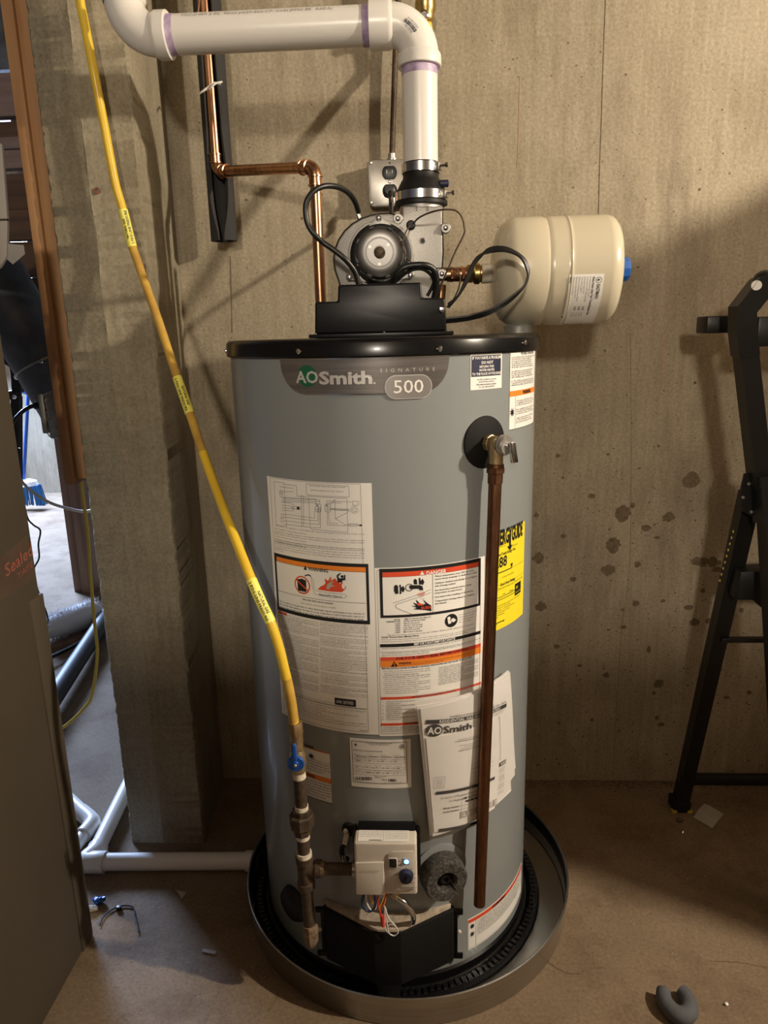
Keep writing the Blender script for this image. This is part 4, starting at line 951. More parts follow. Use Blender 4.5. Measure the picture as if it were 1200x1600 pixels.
# ================================================================== DRIP PAN
dpn = thing('drip_pan', 'shallow round aluminium drip pan under the water heater', 'pan', (-.04, 1.355, 0))
PR = .343
G().lathe((-.04, 1.355, 0), (0, 0, 1), [(0, .0015), (PR-.004, .0015), (PR-.002, .003), (PR, .061), (PR+.0005, .064), (PR+.003, .0655), (PR+.0045, .0635), (PR+.003, .061), (PR+.0015, .059), (PR, .002), (PR-.002, 0), (0, 0)], 128).build('pan_shell', dpn, 'alu', sharp=50)
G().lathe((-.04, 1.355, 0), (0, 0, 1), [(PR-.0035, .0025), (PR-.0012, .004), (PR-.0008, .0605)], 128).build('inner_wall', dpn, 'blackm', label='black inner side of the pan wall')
G().lathe(Vector((-.04-PR*.99, 1.355+.03, .022)), (-1, 0, 0), [(0, -.004), (.024, -.004), (.024, .006), (0, .006)], 20).build('drain_flange', dpn, 'rubber')

# ================================================================== WATER HEATER
wh = thing('water_heater', 'tall grey cylindrical gas water heater covered in paper labels, standing in the drip pan', 'water heater', (HX, HY, 0))
CZ = (HX, HY, 0)
G().lathe(CZ, (0, 0, 1), [(0, .020), (HR-.002, .020), (HR, .022), (HR, 1.17), (0, 1.17)], 160).build('jacket', wh, 'grey')
lid = G().lathe(CZ, (0, 0, 1), [(HR+.0005, 1.1585), (HR+.005, 1.158), (HR+.0065, 1.160), (HR+.006, 1.179), (HR+.004, 1.1835), (HR, 1.186), (.1, 1.187), (0, 1.187)], 160).build('lid', wh, 'black')
for q in [(467, 549), (687, 545), (819.5, 535.5)]:
    a, z = cyl(*q, r=HR+.0062); screw(lid, cpt(a, z, HR+.0062), (math.sin(a), -math.cos(a), 0), .0042)
a = math.radians(-80); screw(lid, cpt(a, 1.168, HR+.0062), (math.sin(a), -math.cos(a), 0), .0042)
for a in (-120, 100, 140, 180, -160): a = math.radians(a); screw(lid, cpt(a, 1.168, HR+.0062), (math.sin(a), -math.cos(a), 0), .0042)
G().lathe(CZ, (0, 0, 1), [(.15, .002), (HR+.004, .002), (HR+.005, .006), (HR+.004, .024), (HR, .028), (.15, .028)], 160).build('base_rim', wh, 'black')
# shiny perforated ring round the foot
g = G()
for k in range(150):
    t = 2*PI*k/150; rr = .302+.0015*math.sin(k*1.7); c = Vector((HX+rr*math.sin(t), HY-rr*math.cos(t), .010)); tg = Vector((math.cos(t), math.sin(t), 0)); nr = Vector((math.sin(t), -math.cos(t), 0))
    g.obox(c, tg, nr, Z_, .0040, .006, .0050)
r_ = g.build('foot_ring_ribs', wh, 'black', kind='stuff', bevel=.0012, seg=1)
G().lathe(CZ, (0, 0, 1), [(.288, .003), (.296, .011), (.309, .011), (.315, .004)], 128).build('foot_ring', wh, 'black')
# name badge
th0 = cyl(437.5, 560.5)[0]; z0 = cyl(437.5, 560.5)[1]
bs = cylsheet(th0, z0); U = lambda x, y: bs.inv(x, y)
bw = U(702.5, 557)[0]; bh = U(585, 616.5)[1]
def botv(u):
    R_ = bh*.93
    if u < R_: t = (R_-u)/R_; return bh*(math.sqrt(max(0, 1-t**2.2)) if t < 1 else 0)
    if u > bw-R_: t = (u-bw+R_)/R_; return bh*math.sqrt(max(0, 1-t**2.2))
    return bh
def bandbadge(ins, m, h):
    g = bs._g(m); n = 90; V = []
    for i in range(n+1):
        u = ins+(bw-2*ins)*i/n; b = max(botv(u)-ins*1.0, ins+.0002)
        if u < ins*3 or u > bw-ins*3: b = min(b, max(botv(u)*.93, ins+.0002))
        V += [bs.fn(u, ins, h), bs.fn(u, b, h)]
    g.add(V, [(2*i, 2*i+1, 2*i+3, 2*i+2) for i in range(n)])
bandbadge(0, 'silver_ink', .0006); bandbadge(.0019, 'badge', .0010)
bdg = bs.g.pop('badge').build('name_badge', wh, 'badge', flat=True, label='dark silver name badge across the front')
bs.g.pop('silver_ink').build('badge_edge', bdg, 'chrome', flat=True)
gc_ = U(480.5, 587.5); bs.step = .004
uv = gc_; R_ = .0164
bs._g('green').add([bs.fn(uv[0], uv[1], .0013)]+[bs.fn(uv[0]+R_*math.cos(2*PI*i/32), uv[1]+R_*math.sin(2*PI*i/32), .0013) for i in range(32)], [(0, 1+(i+1) % 32, 1+i) for i in range(32)])
bs.text('AO', 463.5, 598, 18, 'silver_ink', xr=498, xref=480, bold=.025, h=.0016)
bs.text('Smith', 499.5, 599.5, 19, 'silver_ink', xr=582, xref=540, bold=.035, h=.0016)
bs.text('.', 583.5, 600, 20, 'silver_ink', h=.0016)
bs.text('SIGNATURE', 594, 580.5, 5.5, 'silver_ink', xr=679, xref=636, spacing=2.2, h=.0016)
# pill with the number
p0 = U(600.5, 586.5); p1 = U(675, 621.5)
def pill(ins, m, h):
    u0, v0, u1, v1 = p0[0]+ins, p0[1]+ins, p1[0]-ins, p1[1]-ins; r = (v1-v0)/2; V = []; n = 40
    for i in range(n+1):
        u = u0+(u1-u0)*i/n; d = min(u-u0, u1-u); hh = r if d > r else math.sqrt(max(0, r*r-(r-d)**2)); V += [bs.fn(u, (v0+v1)/2-hh-1e-5, h), bs.fn(u, (v0+v1)/2+hh+1e-5, h)]
    bs._g(m).add(V, [(2*i, 2*i+1, 2*i+3, 2*i+2) for i in range(n)])
pill(0, 'silver_ink', .0018); pill(.0012, 'badge2', .0021)
bs.text('500', 615, 613.5, 20, 'paper', xr=661, xref=637, bold=.005, h=.0026)
bs.parts(bdg, PRN)

# problem notice, top right
a = cyl(735, 553); s = cylsheet(*a); W_ = s.inv(784.5, 551)[0]; H_ = s.inv(735, 610)[1]
s.band(736.5, 782.5, 737, 556, 589, 'navy')
for t, xl, xr, y, c in [('IF YOU HAVE A PROBLEM', 737.5, 782, 562, 4.6), ('DO NOT', 752, 770, 569.5, 4.4), ('RETURN THIS', 749, 771, 575.5, 3.6), ('WATER HEATER', 748, 772, 581, 3.6), ('TO THE PLACE OF PURCHASE', 737.5, 781.5, 587, 4)]: s.text(t, xl, y, c, 'paper', xr, xref=738, bold=.025, h=.0008)
for t, xl, xr, y, c in [('For ALL installation, operating', 746, 775, 595, 2.6), ('and performance questions', 748, 772, 598.6, 2.6), ('Visit www.hotwater.com/help', 744, 775, 603, 3), ('Or Call 1-800-252-8178', 748, 772, 607, 2.6)]: s.text(t, xl, y, c, 'ink', xr, xref=738, bold=.01)
labelsheet(s, wh, 'notice_label', W_, H_)
# tip sheet at the right edge
a = cyl(796, 549); s = cylsheet(*a); W_ = s.inv(830, 600)[0]*1.0; W_ = (math.radians(73.5)-a[0])*HR; H_ = s.inv(796, 673)[1]
s.strokeuv([(.001, .001), (W_-.001, .001), (W_-.001, H_-.001), (.001, H_-.001), (.001, .001)], .0012, 'ink')
s.textuv('TIP SHEET ON FILLING', .035, .0065, .006, 'ink', u1=W_-.02, bold=.02)
V0 = lambda y: s.inv(797, y)[1]
for i in range(15):
    if i in (6, 11): continue
    s.textuv(fill(34), .006, V0(560)+i*(V0(608)-V0(560))/15.4, .0045, 'ink', u1=W_-.006-.03*random.random())
s.rectuv(.0016, V0(611.5), W_-.0016, V0(620), 'orange'); s.textuv('WARNING', .045, V0(618.6), .0085, 'ink', u1=W_-.035, bold=.03, h=.0008)
s.strokeuv([(.020, V0(620)), (.020, H_-.002)], .0006, 'ink')
s._g('ink').add([s.fn(.010+r*math.cos(t), V0(645)+r*math.sin(t), .0005) for t, r in [(k*PI/8, .008 if k % 2 else .0035) for k in range(16)]], [tuple(range(16))])
for i in range(13):
    if i % 4: s.textuv(fill(24), .023, V0(626)+i*(V0(670)-V0(626))/13, .0045, 'ink', u1=W_-.008-.02*random.random())
labelsheet(s, wh, 'tip_label', W_, H_)

# ---------------------------------------------------------------- big left label
a = cyl(417.5, 743.5); s = cylsheet(*a); W_ = s.inv(580.5, 755)[0]; H_ = s.inv(583, 1148)[1]; I = s.inv
Z1 = lambda x, y: (400+x/5.4545, 720+y/5.4545)      # crop coordinates of the upper half
Z2 = lambda x, y: (400+x/5.4545, 920+y/5.4545)
LW = .0005
s.frame(Z1(118, 140), (576, 1144), LW, 'ink')
def zs(P, w_=LW, f=Z1): s.stroke([f(*p) for p in P], w_, 'ink')
zs([(155, 175), (240, 188), (262, 560), (172, 545), (155, 175)])
zs([(428, 195), (790, 215), (795, 308), (432, 290), (428, 195)])
zs([(448, 300), (775, 320), (783, 610), (465, 580), (448, 300)])
zs([(240, 200), (345, 212), (352, 300), (440, 306)]); zs([(205, 220), (320, 235)]); zs([(200, 262), (320, 262)])
for i, (y0, xb) in enumerate([(310, 510), (318, 545), (332, 545), (346, 520)]): zs([(225, y0), (385, y0+8), (xb, y0+14), (xb, 370)])
for i, (y0, xb) in enumerate([(455, 500), (480, 528), (510, 540), (540, 550)]): zs([(235, y0), (300, y0+6), (400, y0+20), (xb, y0+32), (xb, 400)])
for y in (352, 378, 400, 420): zs([(222, y), (290, y+6), (330, y+4 if y > 380 else y+26)])
zs([(310, 388), (380, 392), (380, 415), (310, 410), (310, 388)]); s.rect(Z1(348, 392), Z1(372, 416), 'ink')
for x in (510, 590):
    zs([(x, 368), (x+44, 370), (x+44, 436), (x, 434), (x, 368)]); zs([(x, 392), (x+44, 394)]); zs([(x, 414), (x+44, 416)]); s.circ(Z1(x+12, 380), .0012, 'ink'); zs([(x+22, 368), (x+22, 435)])
for dy in (0, 12, 24): zs([(636, 405+dy/2), (780, 412+dy/2), (800, 412+dy)])
zs([(605, 372), (605, 340), (820, 350)]); zs([(622, 372), (622, 355), (730, 360)]); zs([(636, 372), (672, 330), (678, 500)]); zs([(608, 436), (610, 545), (770, 553)]); zs([(620, 436), (625, 530), (700, 535)]); zs([(780, 440), (680, 492), (760, 545), (870, 545)])
zs([(870, 538), (790, 536), (790, 556), (870, 556), (870, 538)]); s.rect(Z1(880, 542), Z1(905, 556), 'ink')
zs([(825, 342), (873, 345), (873, 380), (825, 378), (825, 342)]); s.ring(Z1(839, 418), .0056, LW, 'ink'); s.ring(Z1(839, 418), .003, LW, 'ink'); zs([(388, 290), (392, 560)]); zs([(405, 292), (408, 560)])
for q in [(215, 268), (215, 290), (228, 470), (220, 505)]: s.ring(Z1(*q), .0035, LW, 'ink')
s.text('SINGLE PHASE POWER SUPPLY WIRING DIAGRAM', *Z1(455, 216), 1.8, 'ink', Z1(765, 225)[0]); s.text('ELECTRICAL RATING 120V, 60HZ, UNDER 5A', *Z1(468, 254), 1.9, 'ink', Z1(745, 268)[0])
xL, xR, XR = 430.5, 569.5, 570
for y, b, e in [(836.5, 0, 1), (842, 0, .35), (846.5, 0, 1), (850, 0, 1), (854.5, 0, .35), (859.5, .018, 1), (863.5, .018, .35)]: s.text(fill(int(66*e)), xL, y-1, 1.9, 'ink', xL+(xR-xL)*e, xref=XR, bold=b)
s.band(xL, xR, XR, 860.4, 860.9, 'ink')
for y, e in [(865.5, 1), (869.3, 1), (873, 1), (876.6, .1)]: s.text(fill(int(70*e)+4), xL, y-.4, 1.9, 'ink', xL+(xR-xL)*e, xref=XR)
# warning box
s.band(429.5, 575.5, 575, 881, 975.5, 'ink')
s.band(433.5, 571.5, 575, 886.3, 893.6, 'orange', h=.0008); s.band(433.5, 571.5, 575, 894.2, 969.5, 'paper', h=.0008)
h3 = .0012
s.text('WARNING', 482, 887.2+5.5, 5.2, 'ink', 513, xref=498, bold=.03, h=h3)
s.poly([(475, 889.8), (480.5, 890.6), (477.6, 883)], 'ink', h=h3)
W = lambda x, y: (425+x/7.5, 850+y/7.5)
s.ring(W(360, 478), .0148, .0024, 'red', h=.0016)
s.poly([W(300, 405), W(330, 410), W(350, 400), W(372, 412), W(405, 425), W(408, 560), W(310, 540)], 'ink', h=h3)
s.poly([W(385, 365), W(430, 350), W(465, 372), W(462, 382), W(425, 366), W(392, 378)], 'ink', h=h3)
s.stroke([W(285, 405), W(435, 550)], .0024, 'red', h=.0017)
for i in range(3): s.stroke([W(318, 548+i*10), W(405, 560+i*10)], .0004, 'ink', h=h3)
s.poly([W(535, 530), W(580, 490), W(610, 480), W(630, 455), W(620, 400), W(660, 430), W(690, 380), W(700, 400), W(690, 430), W(740, 400), W(765, 430), W(800, 460), W(830, 440), W(835, 480), W(870, 490), W(868, 520), W(825, 562), W(700, 555)], 'red', h=h3)
s.poly([W(760, 365), W(800, 335), W(810, 345), W(780, 375), W(790, 400), W(845, 395), W(845, 360), W(862, 358), W(865, 420), W(830, 425), W(825, 445), W(775, 450), W(770, 420)], 'ink', h=.0016)
s.circ(W(826, 378), .0024, 'ink', h=.0018)
s.stroke([W(462, 385), W(490, 420), W(495, 500), W(520, 545), W(600, 560), W(720, 575), W(860, 590), W(880, 610), W(850, 630), W(700, 625), W(560, 600), W(505, 585), W(478, 500), W(470, 430), W(462, 385)], .0005, 'ink', h=h3)
s.poly([W(640, 520), W(650, 470), W(690, 440), W(730, 430), W(700, 470), W(745, 490), W(690, 500), W(670, 530)], 'scrap', h=.0016)
s.poly([W(830, 520), W(820, 480), W(835, 450), W(845, 490), W(865, 475), W(855, 520)], 'paper', h=.0016)
s.text('Flammable Vapors', *W(555, 597), 2.9, 'ink', W(820, 600)[0], bold=.02, h=h3)
s.band(436, 572, 575, 942, 942.6, 'ink', h=h3)
s.text('FIRE AND EXPLOSION HAZARD', *W(362, 653), 2.6, 'ink', W(722, 660)[0], bold=.02, h=h3); s.text('Can result in serious injury or death.', *W(342, 692), 2.4, 'ink', W(752, 700)[0], h=h3)
for t, y in [('Do not store or use gasoline or other flammable vapors and liquids in the vicinity of', 960), ('this or any other appliance. Storage of or use of gasoline or other flammable vapors or', 964.5), ('liquids in the vicinity of this or any other appliance can result in serious injury or death.', 969)]: s.text(t, 439.5, y, 2.5, 'ink', 569.5, xref=570, bold=.015, h=h3)
# two columns of small print
for k, (yA, yB, n) in enumerate([(979, 1031, 20), (1037, 1090, 20)]):
    for i in range(n):
        y = yA+(yB-yA)*i/(n-1); sk = (i == 7 or i == 14)
        if not sk:
            s.text(fill(38), 500.5 if k == 0 else 502, y, 1.75, 'ink', 575-(0 if (i+1) % 6 else 30), xref=574, bold=.012 if i % 5 == 1 else 0)
        if i != 10: s.text(fill(33), 436.5+k*3, y+1.2, 1.75, 'ink', 498.5-(0 if (i+3) % 6 else 26), xref=574, bold=.012 if (i % 6 == 2) else 0)
s.band(437, 449.5, 575, 976.5, 980.5, 'red')
s.band(440, 574, 575, 1033.5, 1034, 'ink'); s.band(443, 574, 575, 1107.5, 1108, 'ink')
s.band(523, 556, 550, 1093, 1104, 'ink'); s.text('AHRI CERTIFIED', 526, 1101, 5, 'paper', 553, xref=550, h=.0008)
for i, e in enumerate([.6, 1, 1, .5, .9, .45, .6, 1, 1]): s.text(fill(int(62*e)), 446, 1105+i*3.9, 1.75, 'ink', 446+126*e, xref=574)
s.text('100333968', 562, 1142.5, 1.75, 'ink', 574, xref=574)
labelsheet(s, wh, 'warning_label', W_, H_, label='tall white label with wiring diagram and orange warning box')

# ---------------------------------------------------------------- big right label
a = cyl(585.3, 887.5); s = cylsheet(*a); W_ = s.inv(757.5, 869)[0]; H_ = s.inv(586, 1150)[1]
D = lambda x, y: (585+x/6.667, 870+y/6.667); E = lambda x, y: (585+x/6.667, 980+y/6.667)
x0, x1, xr = 592.5, 751, 595
s.band(x0, x1, xr, 888.7, 965.5, 'ink'); s.band(597.5, 747, xr, 894.2, 901.6, 'red', h=.0008); s.band(597.5, 747, xr, 902, 961.3, 'paper', h=.0008)
s.text('DANGER', 666, 896.7, 6, 'paper', 697, xref=682, bold=.03, h=h3); s.poly([D(472, 188), D(520, 184), D(494, 146)], 'paper', h=h3)
s.stroke([D(605, 180), D(608, 576)], .0006, 'ink', h=h3)
for i, (t, x) in enumerate([('Water temperature over 125F can cause', 1035), ('severe burns instantly or death from scalds.', 1065), ('Children, disabled and elderly are at highest', 1065), ('risk of being scalded.', 845), ('See instruction manual before setting', 1005), ('temperature at water heater.', 915), ('Feel water before bathing or showering.', 1025), ('Temperature limiting valves are available,', 1040), ('see manual.', 750)]):
    y = [210, 240, 282, 312, 356, 384, 426, 468, 495][i]; s.text(t, *D(628, y), 2.5, 'ink', D(x, 0)[0], bold=.02, h=h3)
# tap, hand and water
s.poly([D(205, 300), D(225, 288), D(245, 300), D(250, 380), D(220, 388), D(203, 350)], 'ink', h=h3)
s.poly([D(258, 290), D(275, 288), D(278, 318), D(300, 300), D(318, 335), D(300, 370), D(280, 350), D(282, 382), D(262, 386), D(264, 330)], 'ink', h=h3)
s.poly([D(405, 240), D(425, 226), D(442, 240), D(445, 285), D(410, 285)], 'ink', h=h3)
s.poly([D(460, 218), D(476, 216), D(480, 250), D(500, 225), D(520, 262), D(500, 295), D(484, 278), D(482, 290), D(462, 285)], 'ink', h=h3)
s.ring(D(362, 318), .0058, .0013, 'ink', h=h3)
s.poly([D(358, 300), D(380, 292), D(470, 292), D(500, 305), D(508, 345), D(470, 345), D(455, 330), D(370, 335)], 'ink', h=.0014)
for i in range(4): s.stroke([D(472+i*11, 348), D(470+i*16, 440+6*i)], .0004, 'silver_ink', h=h3)
s.text('HOT', *D(450, 402), 4, 'red', D(528, 0)[0], bold=.02, h=.0018)
s.stroke([D(192, 480), D(585, 340)], .0006, 'ink', h=h3); s.stroke([D(585, 370), D(235, 490), D(222, 505), D(222, 520), D(240, 535), D(395, 598)], .0006, 'ink', h=h3)
s.poly([D(380, 505), D(430, 512), D(400, 470), D(445, 492), D(430, 440), D(470, 480), D(500, 490), D(530, 490), D(505, 440), D(550, 480), D(590, 505), D(592, 565), D(540, 555), D(470, 548), D(400, 545), D(440, 530)], 'ink', h=h3)
s.poly([D(440, 478), D(500, 486), D(515, 500), D(470, 505), D(445, 500)], 'red', h=.0016); s.text('BURN', *D(487, 545), 4.3, 'red', D(585, 0)[0], bold=.02, h=.0018)
# scald table
for i, (t, u) in enumerate([('WATER', 'TIME TO PRODUCE SERIOUS'), ('TEMPERATURE', 'BURNS ON ADULT SKIN'), ('160F', 'About 1/2 second'), ('150F', 'About 1 1/2 seconds'), ('140F', 'Less than 5 seconds'), ('130F', 'About 30 seconds'), ('120F', 'More than 5 minutes')]):
    y = 663+i*22; s.text(t, *D({0: 200, 1: 120}.get(i, 218), y), 2.3, 'ink', D(270, 0)[0], bold=.015); s.text(u, *D(306, y-6), 2.3, 'ink', D([588, 530, 470, 500, 500, 475, 500][i], 0)[0], bold=.015)
s.circ(D(800, 663), .0118, 'ink'); s.circ(D(775, 640), .003, 'paper', h=.0008); s.poly([D(760, 660), D(790, 655), D(800, 690), D(770, 700)], 'paper', h=.0008); s.poly([D(795, 650), D(820, 635), D(850, 655), D(825, 680), D(800, 675)], 'paper', h=.0008)
for i, t in enumerate(['See manual for more', 'information about', 'preventing burns', 'from hot water.']): s.text(t, *D(880, 610+i*26), 1.75, 'ink', D([1065, 1035, 1030, 1010][i], 0)[0])
s.text('The time to produce serious burns on the skin of infants, children, and the elderly can be even shorter.', *E(140, 88), 2.3, 'ink', E(1040, 0)[0])
s.text('Install Thermostatic Mixing Valves', *E(78, 112), 2.8, 'ink', E(465, 0)[0], bold=.02); s.text('Even if you set the water heater thermostat to a low setting, higher temperatures may occur in certain circumstances.', *E(78, 135), 1.75, 'ink', E(1055, 0)[0]); s.text('Install Thermostatic Mixing valves at each point of use to reduce the risk of scalding.', *E(78, 156), 1.75, 'ink', E(975, 0)[0])
s.band(594, 750.5, 595, 1006.3, 1011.3, 'ink'); s.text('IMPORTANT/IMPORTANTE', *E(412, 188), 3.9, 'paper', E(840, 0)[0], bold=.02, h=.0008)
s.text('Read the manual for complete instructions and safety information. For a free manual, call 1-800-527-1953', *E(80, 228), 2.1, 'ink', E(935, 0)[0]); s.band(594, 750.5, 595, 1018.5, 1018.9, 'ink')
s.text('Lea el manual para instrucciones completas e informacion de seguridad. Manuales gratuitos, disponibles a pedido en', *E(80, 278), 2.1, 'ink', E(1035, 0)[0]); s.text('Espanol se pueden obtener llamando al 1-800-527-1953', *E(80, 300), 2.1, 'ink', E(570, 0)[0])
s.band(594.5, 750.7, 595, 1026.8, 1032.6, 'red'); s.text('FOR YOUR SAFETY READ BEFORE LIGHTING', *E(232, 338), 4, 'ink', E(975, 0)[0], bold=.015, h=.0008)
s.band(594.5, 750.7, 595, 1032.7, 1042.6, 'orange'); s.poly([E(172, 412), E(245, 405), E(207, 352)], 'ink', h=.0008); s.text('!', *E(203, 402), 5, 'orange', h=.0012, bold=.04)
s.text('WARNING:', *E(252, 384), 3, 'ink', E(388, 0)[0], bold=.03, h=.0008); s.text('If you do not follow these instructions exactly, a fire or explosion may result', *E(402, 371), 1.75, 'ink', E(1000, 0)[0], h=.0008); s.text('causing property damage, personal injury or loss of life.', *E(250, 398), 1.75, 'ink', E(722, 0)[0], h=.0008)
s.text('BEFORE LIGHTING: ENTIRE SYSTEM MUST BE FILLED WITH WATER AND AIR PURGED FROM ALL LINES', *E(80, 438), 2.4, 'ink', E(1012, 0)[0], bold=.02)
for i in range(12):
    y = 462+i*21; s.text(fill(36), *E(106 if i % 3 else 92, y), 1.75, 'ink', E(580-(0 if i % 3 != 2 else 120), 0)[0], bold=.015 if i in (2, 3) else 0)
for i in range(12):
    if i < 11: s.text(fill(40), *E(668, 428+i*17.5), 2.1, 'ink', E(1080-(0 if i % 4 != 3 else 150), 0)[0])
s.band(595.5, 751, 596, 1089.2, 1093, 'red'); s.text('OPERATING INSTRUCTIONS', *E(388, 735), 3, 'ink', E(845, 0)[0], h=.0008)
for i in range(10): s.text(fill(30 if i % 2 else 34), *E(120, 783+i*20.5), 2.3, 'ink', E(425-(0 if i % 2 == 0 else 150), 0)[0])
for i, k in enumerate((783, 826, 868, 905, 942, 965)): s.text('%d.' % (i+1), *E(84, k), 2.3, 'ink')
s.band(596, 751, 597, 1130, 1133.8, 'red'); s.text('TO TURN OFF GAS TO APPLIANCE', *E(332, 1013), 3, 'ink', E(700, 0)[0], h=.0008)
for i in range(3): s.text(fill(44), *E(84, 1050+i*19), 2.3, 'ink', E(520, 0)[0])
s.frame((596, 1146), (750.8, 874), LW, 'ink')
labelsheet(s, wh, 'danger_label', W_, H_, label='white label with a red DANGER box and orange lighting instructions')

# ---------------------------------------------------------------- yellow energy label
a1 = cyl(819.5, 816)[0]; z1 = cyl(819.5, 814)[1]; zb_ = cyl(815, 960)[1]; a0 = cyl(765, 850)[0]
s = cylsheet(a0, z1); W_ = (a1-a0)*HR; H_ = z1-zb_; I = s.inv
Y5 = lambda x, y: (760+x/8, 800+y/8)
s.text('ENERGYGUIDE', 0, 0, 0, 'ink') if 0 else None
u0 = W_-(s.inv(820, 830)[0]-s.inv(787, 845)[0])
vT = I(*Y5(165, 412))[1]; uE = I(*Y5(163, 400))[0]; uR = I(*Y5(448, 290))[0]
full = (uR-uE)/9*11; s.textuv('ENERGYGUIDE', uR-full, vT, .036, 'ink', u1=uR, bold=.045)
uy, vy = I(*Y5(293, 390)); s._g('ink').add([s.fn(uy-.003, vy-.018, .0005), s.fn(uy-.003, vy+.004, .0005), s.fn(uy-.009, vy+.004, .0005), s.fn(uy, vy+.013, .0005), s.fn(uy+.009, vy+.004, .0005), s.fn(uy+.003, vy+.004, .0005), s.fn(uy+.003, vy-.018, .0005)], [tuple(range(6, -1, -1))])
def yt(t, x, y, xe, cap, b=0): s.textuv(t, I(*Y5(x, y))[0], I(*Y5(x, y))[1], cap, 'ink', u1=I(*Y5(xe, y))[0], bold=b)
uL = .004
s.textuv('U.S. Government   Federal law prohibits removal of this label before consumer purchase.', uL, I(*Y5(180, 292))[1]-.000, .0035, 'ink', u1=W_-.004)
s.textuv('Water Heater - Natural Gas', uL, I(*Y5(160, 448))[1], .004, 'ink', u1=I(*Y5(235, 430))[0]); yt('AO Smith', 325, 432, 385, .004)
s.textuv('Estimated Yearly Energy Cost', uL+.004, I(*Y5(165, 552))[1], .0075, 'ink', u1=I(*Y5(360, 480))[0], bold=.02)
e = I(*Y5(255, 660)); ks = (e[0]-I(*Y5(155, 690))[0])/2
s.textuv('$288', e[0]-ks*4.0, I(*Y5(165, 695))[1], .026, 'ink', u1=e[0], bold=.02)
s.strokeuv([(uL, I(*Y5(150, 765))[1]), (I(*Y5(310, 700))[0], I(*Y5(150, 765))[1])], .0018, 'ink'); s.strokeuv([(uL, I(*Y5(150, 765))[1]), (W_-.008, I(*Y5(150, 765))[1])], .0005, 'ink')
uu, vv = I(*Y5(314, 680)); s._g('ink').add([s.fn(uu-.004, vv-.006, .0005), s.fn(uu, vv+.003, .0005), s.fn(uu+.004, vv-.006, .0005)], [(0, 1, 2)])
yt('Cost Range of Similar Models', 185, 830, 340, .0038)
s.strokeuv([(uL, I(*Y5(150, 920))[1]), (W_-.004, I(*Y5(150, 920))[1])], .0004, 'ink')
yt('First Hour Rating', 175, 930, 352, .0075, .02); yt('(How much hot water you get in the first hour of use)', 145, 978, 440, .0045)
q = I(*Y5(355, 930)); q2 = I(*Y5(424, 985)); s.rectuv(q[0], q[1]-.004, q2[0], q2[1]+.002, 'ink'); s.textuv('81', q[0]+.004, q[1]+.006, .008, 'energy', bold=.02, h=.0008); s.textuv('GALLONS', q[0]+.002, q[1]+.0135, .004, 'energy', u1=q2[0]-.002, h=.0008)
for y in (1082, 1112): s.strokeuv([(uL, I(*Y5(130, y))[1]), (q[0]+.001, I(*Y5(130, y))[1])], .0012, 'ink')
yt('Low', 205, 1035, 232, .0045); yt('Medium', 285, 1000, 335, .0045)
for i, x in enumerate([410, 300, 350, 290, 230, 150]): s.textuv(fill(32 if i else 40), uL, I(*Y5(135, 1190+i*28))[1], .0038, 'ink', u1=I(*Y5(x, 1150))[0])
s.textuv('ftc.gov/energy', .012, I(*Y5(130, 1398))[1], .0045, 'ink', u1=I(*Y5(225, 1360))[0], bold=.03)
labelsheet(s, wh, 'energy_label', W_, H_, 'energy', label='yellow label, right side')

# ---------------------------------------------------------------- rating plate
a = cyl(546.5, 1152.5); s = cylsheet(*a); W_ = s.inv(641.5, 1156)[0]; H_ = s.inv(546.5, 1227.5)[1]
R5 = lambda x, y: (540+x/10.91, 1140+y/10.91)
s.frame(R5(105, 188), R5(1052, 908), .0008, 'ink')
P = []
for k in range(10):
    t = -PI/2+2*PI*k/10; r = .0034 if k % 2 == 0 else .0014; P.append((r*math.cos(t), r*math.sin(t)))
u, v = s.inv(*R5(170, 255)); s._g('ink').add([s.fn(u+x, v+y, .0005) for x, y in P], [tuple(range(9, -1, -1))])
s.text('AUTOMATIC STORAGE WATER HEATER', *R5(342, 235), 1.5, 'ink', R5(795, 0)[0]); s.text('POWER VENT WATER HEATER', *R5(402, 262), 1.5, 'ink', R5(740, 0)[0])
u, v = s.inv(*R5(965, 288)); s.strokeuv([(u+.0042*math.cos(t), v-.0042*math.sin(t)) for t in [.6+k*(2*PI-1.2)/16 for k in range(17)]], .0009, 'ink'); s.textuv('SR', u-.0022, v+.0018, .0052, 'ink', bold=.03)
s.text('ANSI Z21.10.3/CSA 4.3 (2019)', *R5(135, 352), 1.9, 'ink', R5(630, 0)[0], bold=.015)
for y, cells in [(448, ['GPVL-50 210', 'N0010156', 'NATURAL', '2022106743']), (520, ['40000', '50', '40', '72']), (634, ['81', '4', '7', '12', '150']), (718, ['3', '10155', '120', '60', '3'])]:
    s.stroke([R5(120, y-22), R5(1020, y+12)], .0003, 'ink'); s.stroke([R5(120, y+22), R5(1020, y+55)], .0003, 'ink')
    n = len(cells)
    for i, t in enumerate(cells):
        x = 145+i*880/n; s.text(t, *R5(x+30, y+12+i*30/n), 1.9, 'ink', bold=.015); s.text(fill(9), *R5(x, y-28+i*30/n), 1.1, 'ink', R5(x+110, 0)[0]); s.stroke([R5(x+880/n-25, y-10+34*i/n), R5(x+880/n-25, y+26+34*i/n)], .0003, 'ink')
def bars(xa, xb, ya, yb, f):
    x = xa
    while x < xb:
        w_ = random.choice([5, 8, 12, 16]); p, q = f(x, ya), f(min(x+w_, xb), yb); s.rect(p, q, 'ink'); x += w_+random.choice([4, 6, 10])
bars(155, 455, 805, 862, R5); bars(722, 870, 838, 885, R5)
